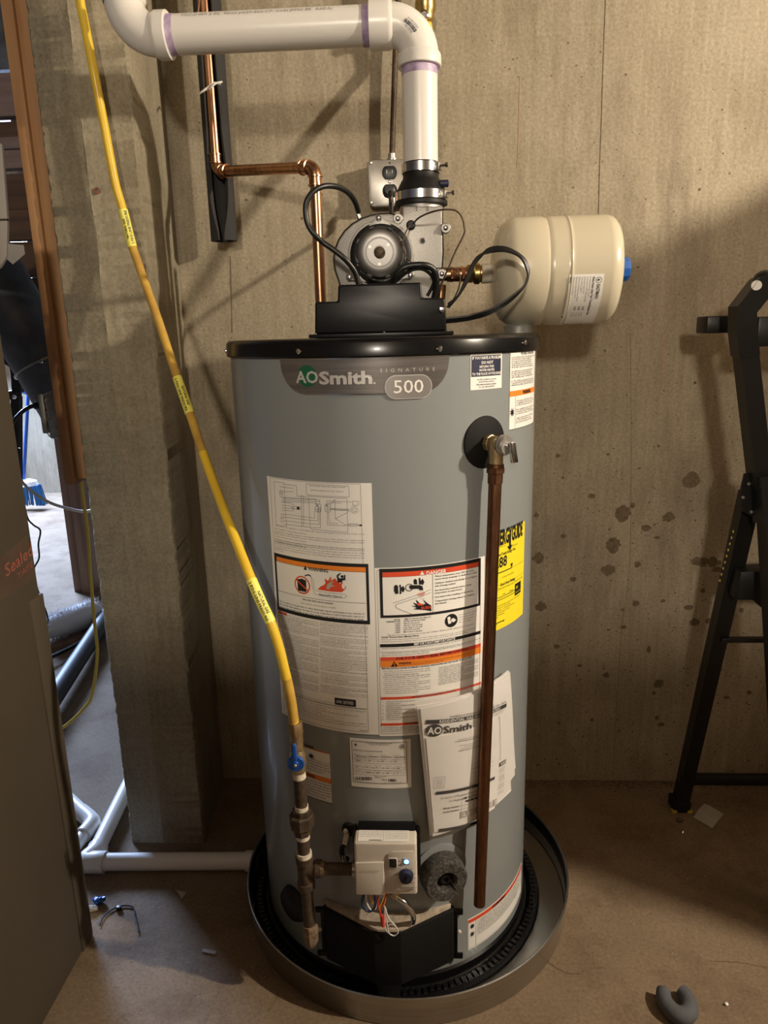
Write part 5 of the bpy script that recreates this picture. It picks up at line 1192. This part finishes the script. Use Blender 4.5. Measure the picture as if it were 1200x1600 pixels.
s.text('Made in USA', *R5(490, 800), 1.4, 'ink', R5(695, 0)[0]); s.text('ASHLAND CITY, TN', *R5(500, 822), 1.3, 'ink', R5(640, 0)[0]); s.text('R0101', *R5(622, 862), 1.8, 'ink', bold=.02)
s.text(fill(50), *R5(170, 882), 1.1, 'ink', R5(540, 0)[0]); s.text(fill(30), *R5(655, 905), 1.1, 'ink', R5(960, 0)[0])
labelsheet(s, wh, 'rating_plate', W_, H_)

# ---------------------------------------------------------------- small warning behind the gas pipe
a = cyl(466, 1160); s = cylsheet(*a); W_ = s.inv(516.5, 1176)[0]; H_ = s.inv(518, 1256)[1]; V = lambda y: s.inv(516, y)[1]
S5 = lambda x, y: (400+x/4.286, 1120+y/4.286)
s.strokeuv([(.0008, .0008), (W_-.0008, .0008), (W_-.0008, H_-.0008), (.0008, H_-.0008), (.0008, .0008)], .0012, 'ink')
h0, h1 = V(1171.5), V(1178.5)
for y0 in (1171.5, 1217):
    v0, v1 = V(y0), V(y0+7.2); s.rectuv(.0014, max(v0, .0014), W_-.0014, v1, 'orange'); s.strokeuv([(.001, v1), (W_-.001, v1)], .0006, 'ink'); s.textuv('WARNING', .014, v1-.0022, .0072, 'ink', u1=.036, bold=.03, h=.0008)
u, v = s.inv(*S5(370, 262)); s._g('ink').add([s.fn(u+r*math.cos(t)*1.1, v+r*.9*math.sin(t), .0005) for t, r in [(k*PI/8, .0072 if k % 2 else .003) for k in range(16)]], [tuple(range(16))])
s.strokeuv([(.001, V(1194)), (W_-.001, V(1194))], .0005, 'ink')
for i in range(4): s.textuv(fill(26), .004, V(1198.5+i*4.4), .0040, 'ink', u1=W_-.003-.012*(i == 3), bold=.01)
for i in range(6): s.textuv(fill(26), .004, V(1229+i*4.3), .0040, 'ink', u1=W_-.003-.01*(i == 5), bold=.01)
labelsheet(s, wh, 'caution_label', W_, H_, label='small white label with two orange warning bands')

# ---------------------------------------------------------------- curled warning at the bottom right
a = cyl(730.5, 1437); s = cylsheet(a[0], a[1]); a1 = math.radians(72); W_ = (a1-a[0])*HR; H_ = a[1]-cyl(731, 1485)[1]
s.step = .005
s.rectuv(.0015, .0015, W_-.002, .0095, 'red'); s.strokeuv([(.0015, .0015), (.0015, H_-.003), (W_-.002, H_-.003), (W_-.002, .0015)], .0005, 'ink'); s.strokeuv([(.0195, .0095), (.0195, H_-.003)], .0005, 'ink')
s.textuv('WARNING', .062, .0085, .009, 'ink', u1=.105, bold=.03, h=.0008)
for cy in (.019, .037): s._g('ink').add([s.fn(.0105+r*math.cos(t)*1.0, cy+r*math.sin(t), .0005) for t, r in [(k*PI/8, .0068 if k % 2 else .003) for k in range(16)]], [tuple(range(16))])
for i in range(9): s.textuv(fill(52), .023, .0145+i*.0039, .0036, 'ink', u1=W_-.006-.03*(i % 3 == 2), bold=.01)
labelsheet(s, wh, 'flame_label', W_, H_, label='white label with a red-orange band near the floor, right')

# ---------------------------------------------------------------- relief valve gasket, grommets, foam, door
tha, za = cyl(757.5, 691); n_ = Vector((math.sin(tha), -math.cos(tha), 0)); t_ = Vector((math.cos(tha), math.sin(tha), 0)); p0 = cpt(tha, za)
G().lathe(p0-n_*.003, n_, [(.0425, .0), (.0425, .0035), (.040, .005), (.020, .009), (0, .010)], 44).build('valve_gasket', wh, 'dull')
rv = thing('relief_valve', 'brass relief valve with a chrome lever on the upper right of the water heater', 'valve', p0+n_*.025)
G().lathe(p0, n_, [(.010, .0), (.010, .010), (.0125, .011), (.0125, .038)], 22).build('valve_body', rv, 'bronze')
G().lathe(p0+n_*.008, n_, [(.0135, 0), (.0142, .0015), (.0142, .009), (.012, .010)], 8).build('hex_collar', rv, 'bronze', sharp=20)
q = p0+n_*.026
G().lathe(q, (0, 0, -1), [(.0125, -.010), (.0132, 0), (.0125, .016), (.0118, .024), (.0118, .033), (0, .033)], 22).build('outlet', rv, 'bronze')
dd = (n_+t_*.15).normalized()
G().lathe(q+n_*.009, dd, [(.0135, 0), (.0155, .002), (.0165, .006), (.016, .011), (.0148, .013), (.008, .013)], 28).build('bonnet', rv, 'steel')
G().lathe(q+n_*.009+dd*.013, dd, [(.0145, 0), (.0145, .001), (0, .0012)], 28).build('round_tag', rv, 'badge2')
G().lathe(q+n_*.009+dd*.014, dd, [(.005, 0), (.005, .004), (0, .005)], 14).build('stem', rv, 'chrome')
lv = q+n_*.009+dd*.019
s_ = dd.cross(Z_).normalized()
for k in (-1, 1): G().obox(lv+s_*.004*k+Vector((.002, 0, -.011))+t_*.004, s_, dd, (Z_-t_*.22).normalized(), .0010, .0035, .017).build('lever', rv, 'chrome', bevel=.0008)
G().obox(lv+Vector((.002, 0, -.011))+t_*.004+dd*.0035, s_, dd, (Z_-t_*.22).normalized(), .0045, .0009, .016).build('lever', rv, 'chrome', bevel=.0006)
pe = at(749, 1413, 1.105); zt_ = q.z-.031; pq = Vector((q.x, q.y, zt_)); pd = (pe-pq); PL = pd.length; pd.normalize()
dc = thing('discharge_pipe', 'long brown aged copper discharge pipe hanging from the relief valve down the heater front', 'pipe', pe)
G().lathe(pq, pd, [(.0115, 0), (.0132, .001), (.0132, .008), (.0115, .0085)], 16).build('copper_collar', dc, 'oldcopper')
G().lathe(pq+pd*.006, pd, [(.0132, 0), (.0142, .001), (.0142, .009), (.0120, .010), (.0120, .026), (.0105, .027)], 8).build('adapter', dc, 'oldcopper', sharp=20)
G().lathe(pq+pd*.02, pd, [(.0105, 0), (.0105, PL-.02), (.0097, PL-.0195), (.0093, PL-.04)], 28).build('pipe', dc, 'oldcopper')
# drain valve in a foam ring
tha, za = cyl(694, 1371, HR+.02); n2 = Vector((math.sin(tha), -math.cos(tha), 0)); t2 = Vector((math.cos(tha), math.sin(tha), 0)); p2 = cpt(tha, za)
G().lathe(cpt(tha, za+.004), n2, [(.050, -.002), (.050, .0012), (.0485, .002), (0, .0018)], 36).build('drain_cover_ring', wh, 'grey')
fo = G(); nn = 52; rows_ = [(.017, -.004), (.0405, -.004), (.0415, .012), (.0405, .030), (.0375, .034), (.0205, .034), (.017, .030)]
a0, a1 = math.radians(-47+9), math.radians(-47+360-9)
for i in range(nn+1):
    t = a0+(a1-a0)*i/nn
    for r, h in rows_:
        k = 1+.03*noise.noise(Vector((math.cos(t)*4, math.sin(t)*4, h*60))); fo.v.append(tuple(p2+n2*h+(t2*math.cos(t)+Z_*math.sin(t))*r*k))
m = len(rows_)
for i in range(nn):
    for j in range(m): fo.f.append((i*m+j, i*m+(j+1) % m, (i+1)*m+(j+1) % m, (i+1)*m+j))
fo.f += [tuple(range(m-1, -1, -1)), tuple(nn*m+j for j in range(m))]
fob = fo.build('foam_ring', wh, 'foam', label='dark speckled foam ring round the drain valve')
G().lathe(p2, n2, [(.0165, 0), (.0165, .006), (.012, .008), (.012, .014), (.0095, .016), (.0095, .026), (.0065, .027), (.0055, .022), (0, .022)], 20).build('drain_valve', wh, 'rubber')
G().obox(p2+n2*.016+Vector((.006, 0, -.018)), t2, n2, Z_, .004, .004, .008).build('drain_knob', wh, 'cable', bevel=.001)
# lower left plug
tha, za = cyl(455, 1415, HR+.01); n3 = Vector((math.sin(tha), -math.cos(tha), 0)); p3 = cpt(tha, za)
G().lathe(p3-n3*.002, n3, [(.036, 0), (.036, .004), (.034, .010), (.030, .015), (.0285, .013), (.025, .016), (.012, .018), (0, .018)], 36).build('rubber_plug', wh, 'rubber')
# igniter grommet and connector
tha, za = cyl(546, 1295); n4 = Vector((math.sin(tha), -math.cos(tha), 0)); p4 = cpt(tha, za)
G().lathe(p4-n4*.001, n4, [(.0135, 0), (.0135, .004), (.011, .006), (.005, .006), (0, .004)], 24).build('wire_grommet', wh, 'rubber')
G().ball(p4+n4*.008+Vector((-.004, 0, .001)), .0045, n=12).build('white_bead', wh, 'tape')
G().tube([p4+n4*.008+Vector((-.002, 0, -.003)), p4+n4*.012+Vector((-.006, 0, -.022))], .006, 4, up=(1, -1, 0)).build('wire_connector', wh, 'tape', label='off-white plug connector')
c_ = p4+n4*.012+Vector((-.006, 0, -.02))
G().tube([c_, c_+Vector((-.005, 0, -.014)), c_+Vector((-.003, 0, -.03)), c_+Vector((.004, .004, -.038))], .005, 12, smooth=5).build('wire_sleeve', wh, 'cable')
for k in (-1, 1): G().tube([c_+Vector((-.002+k*.002, -.005, -.022)), c_+Vector((0+k*.002, -.0055, -.036))], .0008, 6).build('fine_wire', wh, 'wwire')
# burner door
def xy(x, y): return Vector((x, y, 0))
plan = [xy(-.190, 1.112), xy(-.186, 1.100), xy(-.092, 1.048), xy(-.044, 1.048), xy(.050, 1.100), xy(.054, 1.112)]
back = [cpt(math.radians(a), 0, HR-.004) for a in (24, 12, 0, -12, -24)]
dz0, dz1 = .052, .163
door = G().prism([p+Vector((0, 0, dz0)) for p in plan+[Vector((b.x, b.y, 0)) for b in back]], (0, 0, dz1-dz0)).build('burner_door', wh, 'dull', bevel=.0015)
G().prism([Vector((x, 1.049, z)) for x, z in [(-.092, .06), (-.092, .165), (-.044, .165), (-.044, .06), (-.050, .014), (-.084, .014)]], (0, .05, 0)).build('door_tongue', door, 'dull', bevel=.0015)
for sx in (-1, 1):
    for z in (.156, .058):
        x = -.190 if sx < 0 else .054; G().obox(Vector((x+sx*.006, 1.108, z)), X_, Y_, Z_, .009, .002, .006).build('door_tab', door, 'blackm', bevel=.001)
    x = -.192 if sx < 0 else .056
    G().obox(Vector((x, 1.11, .107)), X_, Y_, Z_, .003, .003, .045).build('door_flange', door, 'blackm')
    screw(door, Vector((x+sx*.006, 1.107, .113)), (0, -1, 0), .004, 'tape')
# fibreglass strip above the door
fp = [xy(-.186, 1.118), xy(-.184, 1.108), xy(-.098, 1.056), xy(-.085, 1.050), xy(-.051, 1.050), xy(-.038, 1.056), xy(.046, 1.108), xy(.048, 1.118)]
g = G().prism([p+Vector((0, 0, .150)) for p in fp]+[Vector((b.x, b.y, .150)) for b in back], (0, 0, .020))
g.build('fibreglass_strip', wh, 'fibre', bevel=.004)

# ================================================================== GAS CONTROL
gv = thing('gas_control', 'beige gas control box with a black knob, a switch and a lit blue lamp', 'gas control', at(600, 1400, 1.04))
YF = 1.035
def g2(x, y, Y=YF): return at(x, y, Y)
xl_, xr_ = g2(553.5, 1350).x, g2(651.5, 1350).x
z1t, z2t, z3t = g2(600, 1317).z, g2(600, 1317).z, g2(600, 1399).z
prof = [Vector((0, 1.072, z1t-.001)), Vector((0, YF, z2t)), Vector((0, YF+.001, z3t)), Vector((0, 1.072, z3t))]
G().prism([p+Vector((xl_, 0, 0)) for p in prof], (xr_-xl_, 0, 0)).build('control_body', gv, 'ctl', bevel=.005, seg=4)
G().prism([g2(*q, YF) for q in [(555, 1346), (600, 1345), (601, 1397), (556.5, 1396)]], (0, -.0035, 0)).build('raised_panel', gv, 'ctl', bevel=.0025, seg=3)
rp = G().prism([g2(*q, YF) for q in [(605, 1392), (603.5, 1345), (606, 1334), (614, 1329.5), (646, 1329), (648.5, 1389)]], (0, -.0015, 0)).build('dial_panel', gv, 'ctl', bevel=.001)
YD = YF-.0016
G().box((xl_+.004, 1.066, z3t+.01), (xr_-.003, 1.092, z1t+.001)).build('back_plate', gv, 'blackm', bevel=.003)
G().box((xr_-.002, 1.06, z3t+.02), (xr_+.006, 1.092, z1t-.008)).build('side_bracket', gv, 'blackm', bevel=.002)
G().box((xl_-.004, 1.06, z3t+.03), (xl_+.001, 1.09, z1t-.004)).build('side_bracket', gv, 'blackm', bevel=.002)
G().tube([Vector((xl_-.006, 1.06, ne.z)), Vector((xl_+.003, 1.06, ne.z))], .0145, 20).build('inlet_boss', gv, 'steel')
G().box(g2(607.5, 1357, YD-.0015), g2(620.5, 1340, YD+.001)).build('switch_frame', gv, 'ctl', bevel=.0008)
sw = G().box(g2(608.5, 1356, YD-.004), g2(619.5, 1341, YD)).build('rocker_switch', gv, 'cable', bevel=.001)
G().prism([Vector((p.x, p.y, p.z)) for p in [g2(630, 1341, YD), g2(640, 1341, YD), g2(640, 1350, YD), g2(630, 1350, YD)]], (0, -.0008, 0)).build('lamp_bezel', gv, 'clearblue', bevel=.0003)
G().lathe(g2(635, 1346, YD), (0, -1, 0), [(.0042, 0), (.0040, .0015), (.0025, .0025), (0, .003)], 20).build('blue_lamp', gv, 'led')
kn = G().lathe(g2(634.5, 1367, YD), (0, -1, 0), [(.0125, 0), (.0122, .004), (.0108, .0095), (.009, .010), (.0, .010)], 32).build('knob', gv, 'navy')
G().obox(g2(634.5, 1367, YD)+Vector((0, -.0105, 0)), X_, Y_, (Z_+X_*.3).normalized(), .0014, .002, .009).build('pointer', kn, 'cable', bevel=.0008)
# print on the control
def gi(px, py): p = at(px, py, YD); return p.x, -p.z
s = Sheet(lambda u, v, h: Vector((u, YD-h, -v)), gi, .05)
for t, x, y, c in [('ON', 622.5, 1346, 1.6), ('OFF', 622, 1352.3, 1.6), ('HOT', 616, 1367.5, 1.6), ('LOW', 623, 1380.5, 1.6), ('VAC', 642, 1380, 1.6), ('TURN KNOB AND PRESS TO', 623, 1387, 1.3), ('RESET THE CONTROL', 626, 1389.3, 1.2)]: s.text(t, x, y, c, 'ink', bold=.02)
for k in range(9):
    t = math.radians(-60+k*37.5); c0 = g2(634.5, 1367, YD); a_ = (c0.x+.0145*math.cos(t), -c0.z-.0145*math.sin(t)); b_ = (c0.x+.0165*math.cos(t), -c0.z-.0165*math.sin(t)); s.strokeuv([a_, b_], .0007, 'ink')
s.g['ink'].build('dial_lettering', rp, 'ink', flat=True)
s = Sheet(lambda u, v, h: Vector((u, YF-.0035-h, -v)), lambda px, py: (at(px, py, YF-.0035).x, -at(px, py, YF-.0035).z), .05)
s.text('resideo', 559, 1362.5, 5.6, 'ctl', 591, h=.0006, bold=.01); s.g['ctl'].build('embossed_lettering', gv, 'badge2' if 0 else 'ctl')
# sticker on the sloping top
pa, pb = Vector((xl_+.007, 1.0705, z1t-.0008)), Vector((xl_+.007, YF+.003, z2t+.0001)); vd = (pb-pa); Lv = vd.length; vd.normalize(); nm = X_.cross(vd).normalized()
if nm.z < 0: nm = -nm
s = Sheet(lambda u, v, h: pa+X_*u+vd*v+nm*(h+.0006), None, .05); Wk = xr_-xl_-.020
s.strokeuv([(Wk*.5, .001), (Wk*.5, Lv-.001)], .0003, 'ink')
for i in range(6):
    v = .0035+i*(Lv-.005)/6.2; s.textuv(fill(30), .002, v, .0026, 'ink', u1=Wk*.47, bold=.01 if i == 0 else 0) if i < 5 else None; s.textuv(fill(30), Wk*.53, v, .0026, 'ink', u1=Wk*.97, bold=.01 if i == 0 else 0)
x = Wk*.22
while x < Wk*.46: w_ = random.choice([.0004, .0007, .001]); s.rectuv(x, Lv-.0035, x+w_, Lv-.0012, 'ink'); x += w_+.0005
s.H = .0003; labelsheet(s, gv, 'control_sticker', Wk, Lv)
# wires and burner tube below the control
wy = 1.041
def wire(pts, mat, r, nm, par=gv, k=6): return G().tube(pp(pts, [wy-.002*i*0 for i in range(len(pts))]), r, 8, smooth=k).build(nm, par, mat)
wire([(569, 1396), (566, 1408), (568, 1418), (576, 1424), (585, 1419), (587, 1408), (583, 1396)], 'nwire', .0022, 'navy_wire')
wire([(572, 1396), (573, 1410), (579, 1421), (586, 1420), (588, 1410), (583, 1400), (580, 1396)], 'wwire', .0014, 'white_wire')
wire([(576, 1396), (580, 1404), (582, 1412), (578, 1400)], 'owire', .0012, 'orange_wire')
wire([(592, 1396), (590, 1410), (594, 1425), (598, 1436), (598, 1446)], 'rwire', .0015, 'red_wire')
wire([(604, 1396), (600, 1410), (595, 1418), (594, 1426), (596, 1440)], 'rwire', .0015, 'red_wire')
wire([(601, 1396), (598, 1406), (593, 1418), (594, 1424)], 'yellow', .0014, 'yellow_wire'); wire([(603, 1396), (602, 1406), (599, 1415)], 'owire', .0013, 'orange_wire')
G().tube(pp([(597.5, 1431), (598.5, 1447)], 1.038), .0034, 8).build('red_connector', gv, 'rwire')
wire([(601, 1416), (601, 1436), (602, 1450), (607, 1457), (604, 1440), (601.5, 1418), (607, 1434), (617, 1446), (622, 1456), (616, 1462), (608, 1458), (606, 1448), (612, 1444), (620, 1450), (622, 1458)], 'wwire', .0011, 'white_wire')
bt = thing('burner_tube', 'shiny bent metal tube running from the gas control down to the burner door', 'tube', at(630, 1400, 1.03))
G().tube(pp3([(617, 1396, 1.052), (621, 1402, 1.048), (633, 1411, 1.045), (642, 1423, 1.047), (646, 1433, 1.052), (645, 1441, 1.064)]), .0049, 14, smooth=6).build('tube_body', bt, 'chrome')
G().tube(pp3([(614, 1394, 1.052), (619, 1401, 1.05)]), .0075, 6).build('tube_nut', bt, 'bronze')

# ================================================================== MANUAL IN ITS CLEAR BAG
thm, zm = cyl(652.5, 1107, HR+.012)
TL = math.atan2(0, 1)
RB = HR+.011
pTL, pTR, pBL = (652.5, 1105), (797, 1049), (673, 1308)
a = cyl(*pTL, r=RB); b = cyl(*pTR, r=RB); c = cyl(*pBL, r=RB)
du, dv = (b[0]-a[0])*RB, a[1]-b[1]; tilt = math.atan2(dv, du); W_ = math.hypot(du, dv); dl = a[1]-c[1]; H_ = math.hypot(dl, (c[0]-a[0])*RB)
def bag(off, par): pass
mn = thing('instruction_manual', 'white folded installation booklet in a clear bag hanging behind the copper discharge pipe', 'booklet', cpt(a[0]+.2, c[1], RB))
s = cylsheet(a[0], a[1], R=RB, off=0, tilt=0)
ct, sn = math.cos(tilt), math.sin(tilt)
def mkfn(off, droop=1.0):
    def fn(u, v, h):
        uu = u*ct+v*sn; vv = -u*sn+v*ct
        bulge = .004*math.sin(PI*min(1, max(0, u/W_)))+.003*math.sin(v*18+u*9)*.5
        return cpt(a[0]+uu/RB, a[1]-vv, RB+off+h+bulge)
    return fn
def minv(px, py):
    A_, Zz = cyl(px, py, RB+.004); uu = (A_-a[0])*RB; vv = a[1]-Zz; return uu*ct-vv*sn, uu*sn+vv*ct
PF = mkfn(.003); s = Sheet(PF, minv, .006)
# page block behind, folded sheets in front
def sheetpoly(nm, P, off, mat='paper2', th=.0022, par=None, n=14):
    """quad given by picture corners TL,TR,BR,BL laid on the bag curve"""
    q = [minv(*p) for p in P]; f = mkfn(off); g = G(); V = []; K = n
    for j in range(K+1):
        for i in range(K+1):
            x, y = i/K, j/K; u = (q[0][0]*(1-x)+q[1][0]*x)*(1-y)+(q[3][0]*(1-x)+q[2][0]*x)*y; v = (q[0][1]*(1-x)+q[1][1]*x)*(1-y)+(q[3][1]*(1-x)+q[2][1]*x)*y
            V.append((u, v))
    N_ = len(V); g.v = [tuple(f(u, v, 0)) for u, v in V]+[tuple(f(u, v, -th)) for u, v in V]; e = K+1
    for j in range(K):
        for i in range(K): w_ = (j*e+i, j*e+i+1, (j+1)*e+i+1, (j+1)*e+i); g.f += [tuple(reversed(w_)), tuple(x+N_ for x in w_)]
    bd = list(range(K+1))+[j*e+K for j in range(1, K+1)]+[K*e+i for i in range(K-1, -1, -1)]+[j*e for j in range(K-1, 0, -1)]
    for x, y in zip(bd, bd[1:]+bd[:1]): g.f.append((x, y, y+N_, x+N_))
    return g.build(nm, par or mn, mat, sharp=40)
sheetpoly('page_block', [(652, 1106), (797, 1049), (808, 1212), (673, 1308)], .0005, th=.004)
sheetpoly('page', [(774, 1104), (797, 1050), (808, 1200), (774, 1258)], .0022, th=.001)
cv = sheetpoly('cover_page', [(657, 1108), (795, 1053), (800, 1236), (676, 1307)], .0030, th=.0012)
card = sheetpoly('reply_card', [(665, 1152), (775, 1118), (772, 1262), (678, 1300)], .0046, th=.0010)
B = lambda x, y: (650+x/5.714, 1040+y/5.714)
def pr(t, x, y, cap, xe, m='ink', b=0, h=.0022, sl=0):
    u, v = minv(*B(x, y)); u2, v2 = minv(*B(xe, y-(xe-x)*.40)); sz = cap/5.714*.00128/.7
    s.textuv(t, u, v, sz, m, u1=u2, bold=b, h=h)
def bar(x0, y0, x1, wpx, h=.0020, m='ink', yy=None):
    p = minv(*B(x0, y0)); q = minv(*B(x1, y0-(x1-x0)*.40)) ; v1 = p[1]; s.rectuv(p[0], v1-wpx/2/5.714*.00128, q[0], v1+wpx/2/5.714*.00128, m, h)
s.H = .0006
u0, v0 = minv(*B(85, 498)); u1, v1 = minv(*B(808, 210)); s.rectuv(u0, v0-.0035, u1, v0+.0035, 'ink', .0012)
s.textuv('RESIDENTIAL GAS WATER HEATERS', minv(*B(205, 478))[0], v0+.0024, .0072, 'paper', u1=minv(*B(745, 270))[0], bold=.02, h=.0018)
s.textuv('Installation Instructions and Use & Care Guide', minv(*B(300, 412))[0], v0-.0052, .0070, 'ink', u1=minv(*B(805, 180))[0], h=.0012)
u, v = minv(*B(157, 570)); s._g('ink').add([s.fn(u, v, .0014)]+[s.fn(u+.0145*math.cos(k*PI/16), v+.0115*math.sin(k*PI/16), .0014) for k in range(32)], [(0, 1+(k+1) % 32, 1+k) for k in range(32)])
s.textuv('AO', u-.0118, v+.0062, .0178, 'paper', u1=u+.0125, bold=.03, h=.0020)
s.textuv('Smith', u+.016, v+.0062, .0182, 'ink', u1=u+.068, bold=.02, h=.0014)
for i, (x, xe) in enumerate([(560, 815), (580, 815), (600, 780)]): s.textuv(fill(30), u+.092, v-.0115+i*.0032, .0030, 'ink', u1=u+.150-i*.004, h=.0012)
hc = .0027
for i, (dx, e, b) in enumerate([(.043, .100, 0), (.038, .103, .02)]): s.textuv(fill(44), u+dx, v+.0215+i*.0035, .003, 'ink', u1=u+e, bold=b, h=hc)
for i, (dx, e) in enumerate([(.046, .088), (.056, .078), (.050, .084), (.046, .092)]): s.textuv(fill(22), u+dx, v+.0335+i*.0034, .003, 'ink', u1=u+e, bold=.02 if i == 3 else 0, h=hc)
uu, vv = minv(*B(158, 985)); s.strokeuv([(uu, vv), (uu+.019, vv), (uu+.019, vv+.0215), (uu, vv+.0215), (uu, vv)], .0004, 'ink', h=hc)
for i in range(6): s.textuv(fill(8), uu+.004, vv+.005+i*.0028, .0024, 'ink', u1=uu+.015, h=hc)
for y in (1128, 1462):
    uu, vv = minv(*B(170 if y < 1300 else 198, y)); s.rectuv(uu, vv-.003, minv(*B(700 if y < 1300 else 640, y-200))[0], vv+.003, 'ink', hc)
for i in range(3): uu, vv = minv(*B(480, 870+i*38)); s.strokeuv([(uu, vv), (uu+.05, vv)], .0003, 'ink', h=hc)
uu, vv = minv(*B(215, 1182)); s.textuv('Location of Required Information', uu, vv, .0066, 'ink', u1=uu+.082, h=hc); s.textuv('for Registration and Warranty', uu+.016, vv+.008, .0066, 'ink', u1=uu+.084, h=hc)
uu, vv = minv(*B(240, 1272)); s.textuv('Model Number', uu, vv, .0046, 'ink', u1=uu+.030, bold=.02, h=hc); s.textuv('Serial Number', uu, vv+.0072, .0046, 'ink', u1=uu+.030, bold=.02, h=hc); s.strokeuv([(uu+.031, vv-.001), (uu+.046, vv-.001)], .0004, 'ink', h=hc); s.strokeuv([(uu+.031, vv+.006), (uu+.050, vv+.006)], .0004, 'ink', h=hc)
uu, vv = minv(*B(402, 1170)); s.strokeuv([(uu, vv), (uu+.05, vv), (uu+.05, vv+.030), (uu, vv+.030), (uu, vv)], .0004, 'ink', h=hc)
s.circ(B(432, 1168), .0022, 'ink', h=hc); s.rectuv(uu+.008, vv+.006, uu+.024, vv+.010, 'ink', hc); s.rectuv(uu+.026, vv+.006, uu+.044, vv+.010, 'ink', hc)
s.textuv('EXAMPLE', minv(*B(388, 1345))[0], minv(*B(388, 1345))[1], .0165, 'silver_ink', u1=minv(*B(388, 1345))[0]+.082, bold=.05, h=hc+.0004)
# right hand page
uu, vv = minv(*B(745, 905)); s.rectuv(uu, vv-.008, uu+.020, vv, 'ink', .0014); s.textuv('WARNING', uu+.001, vv-.0022, .0068, 'paper', u1=uu+.019, bold=.03, h=.0020)
for i in range(17):
    if i % 5 != 4: s.textuv(fill(12), uu+.001, vv+.005+i*.0032, .0030, 'ink', u1=uu+.018, h=.0014)
s.strokeuv([minv(*B(722, 455)), minv(*B(735, 455)), minv(*B(757, 830)), minv(*B(745, 832))], .0006, 'ink', h=.0014)
for m_, g_ in s.g.items(): g_.build(PRN.get(m_, 'print'), mn if 0 else cv, m_, flat=True)
tag(sheetpoly('clear_bag', [(648, 1082), (799, 1040), (812, 1210), (671, 1314)], .0085, 'bag', th=.0001, par=mn), 'clear plastic bag')

# ================================================================== SMALL THINGS ON THE FLOOR
cF = atz(1056, 1573, .0)
g = G(); n = 26; sec = 12; a0, a1 = math.radians(-42), math.radians(218)
pts = [cF+Vector((.021*math.cos(t), -.024*math.sin(t)*1.25, .014)) for t in [a0+(a1-a0)*i/n for i in range(n+1)]]
g = G().tube(pts, [.0125+.003*math.sin(PI*i/n) for i in range(n+1)], 14, up=(0, 0, 1))
tag(g.build('foam_offcut', None, 'greyfoam'), 'curved grey foam offcut on the floor at the lower right', 'foam')
P = [atz(*q, 0) for q in [(1083, 1278), (1101, 1256), (1131, 1273), (1113, 1295)]]; g = G()
V = []
for j in range(5):
    for i in range(5):
        x, y = i/4, j/4; p = P[0].lerp(P[1], x).lerp(P[3].lerp(P[2], x), y); V.append(p+Vector((0, 0, .002+.006*abs(noise.noise(Vector((x*3, y*3, 4)))))))
n = 25; g.v = [tuple(v) for v in V]+[tuple(v-Vector((0, 0, .0012))) for v in V]
for j in range(4):
    for i in range(4): q = (j*5+i, j*5+i+1, j*5+i+6, j*5+i+5); g.f += [q, tuple(x+n for x in reversed(q))]
bd = [0, 1, 2, 3, 4, 9, 14, 19, 24, 23, 22, 21, 20, 15, 10, 5]
for x, y in zip(bd, bd[1:]+bd[:1]): g.f.append((x, x+n, y+n, y))
tag(g.build('torn_cardboard', None, 'scrap', flat=True), 'small torn grey cardboard scrap on the floor beside the black stand foot', 'scrap')
c = atz(154, 1407, .008); g = G().ball(c, .011, 1, .8, .75, 14, jit=.5); g.ball(c+Vector((.008, .004, .001)), .007, 1, .7, .8, 10, jit=.4)
tag(g.build('blue_cap_scrap', None, 'blue'), 'crumpled blue plastic bit on the floor beside the carton', 'scrap')
tag(G().tube([atz(*q, .003) for q in [(156, 1446), (161, 1434), (171, 1424), (184, 1417), (197, 1415), (208, 1418), (211, 1430), (215, 1444), (217, 1456)]], .0016, 7, smooth=5).build('wire_offcut', None, 'cable'), 'bent black wire offcut on the floor left of the drip pan', 'wire')
tag(G().obox(atz(186, 1419, .004), X_, Y_, Z_, .005, .004, .004).build('wire_clip', None, 'cable', bevel=.001), 'tiny black clip on the bent wire offcut', 'clip')
tag(G().prism([atz(*q, .0008) for q in [(275, 1391), (291, 1395), (284, 1405)]], (0, 0, .0012)).build('paper_bit', None, 'scrap', flat=True), 'tiny triangular white paper bit on the floor below the drain pipe', 'scrap')
g = G(); g.ball(atz(143, 1420, .005), .011, 1.3, .8, .5, 12, jit=.5); tag(g.build('plaster_crumb', None, 'fibre'), 'pale lump of debris on the floor at the foot of the carton', 'debris')
tag(G().ball(atz(1067, 1300, .004), .004, 1, 1, .8, 8, jit=.4).build('glass_crumb', None, 'chrome'), 'tiny shiny crumb on the floor below the black stand foot', 'debris')
tag(G().ball(atz(1135, 1569, .003), .0035, 1, 1, .8, 8, jit=.4).build('white_crumb', None, 'paper'), 'tiny white crumb on the floor at the lower right edge', 'debris')
tag(G().ball(atz(1063, 1281, .004), .009, 1, .8, .4, 10, jit=.5).build('dirt_lump', None, 'dirt'), 'dark lump of dirt on the floor just below the black stand foot', 'debris')
tag(G().prism([atz(*q, .001) for q in [(317, 1483), (338, 1487), (336, 1492), (316, 1488)]], (0, 0, .002)).build('wood_sliver', None, 'scrap', flat=True), 'small pale sliver on the floor left of the drip pan', 'scrap')
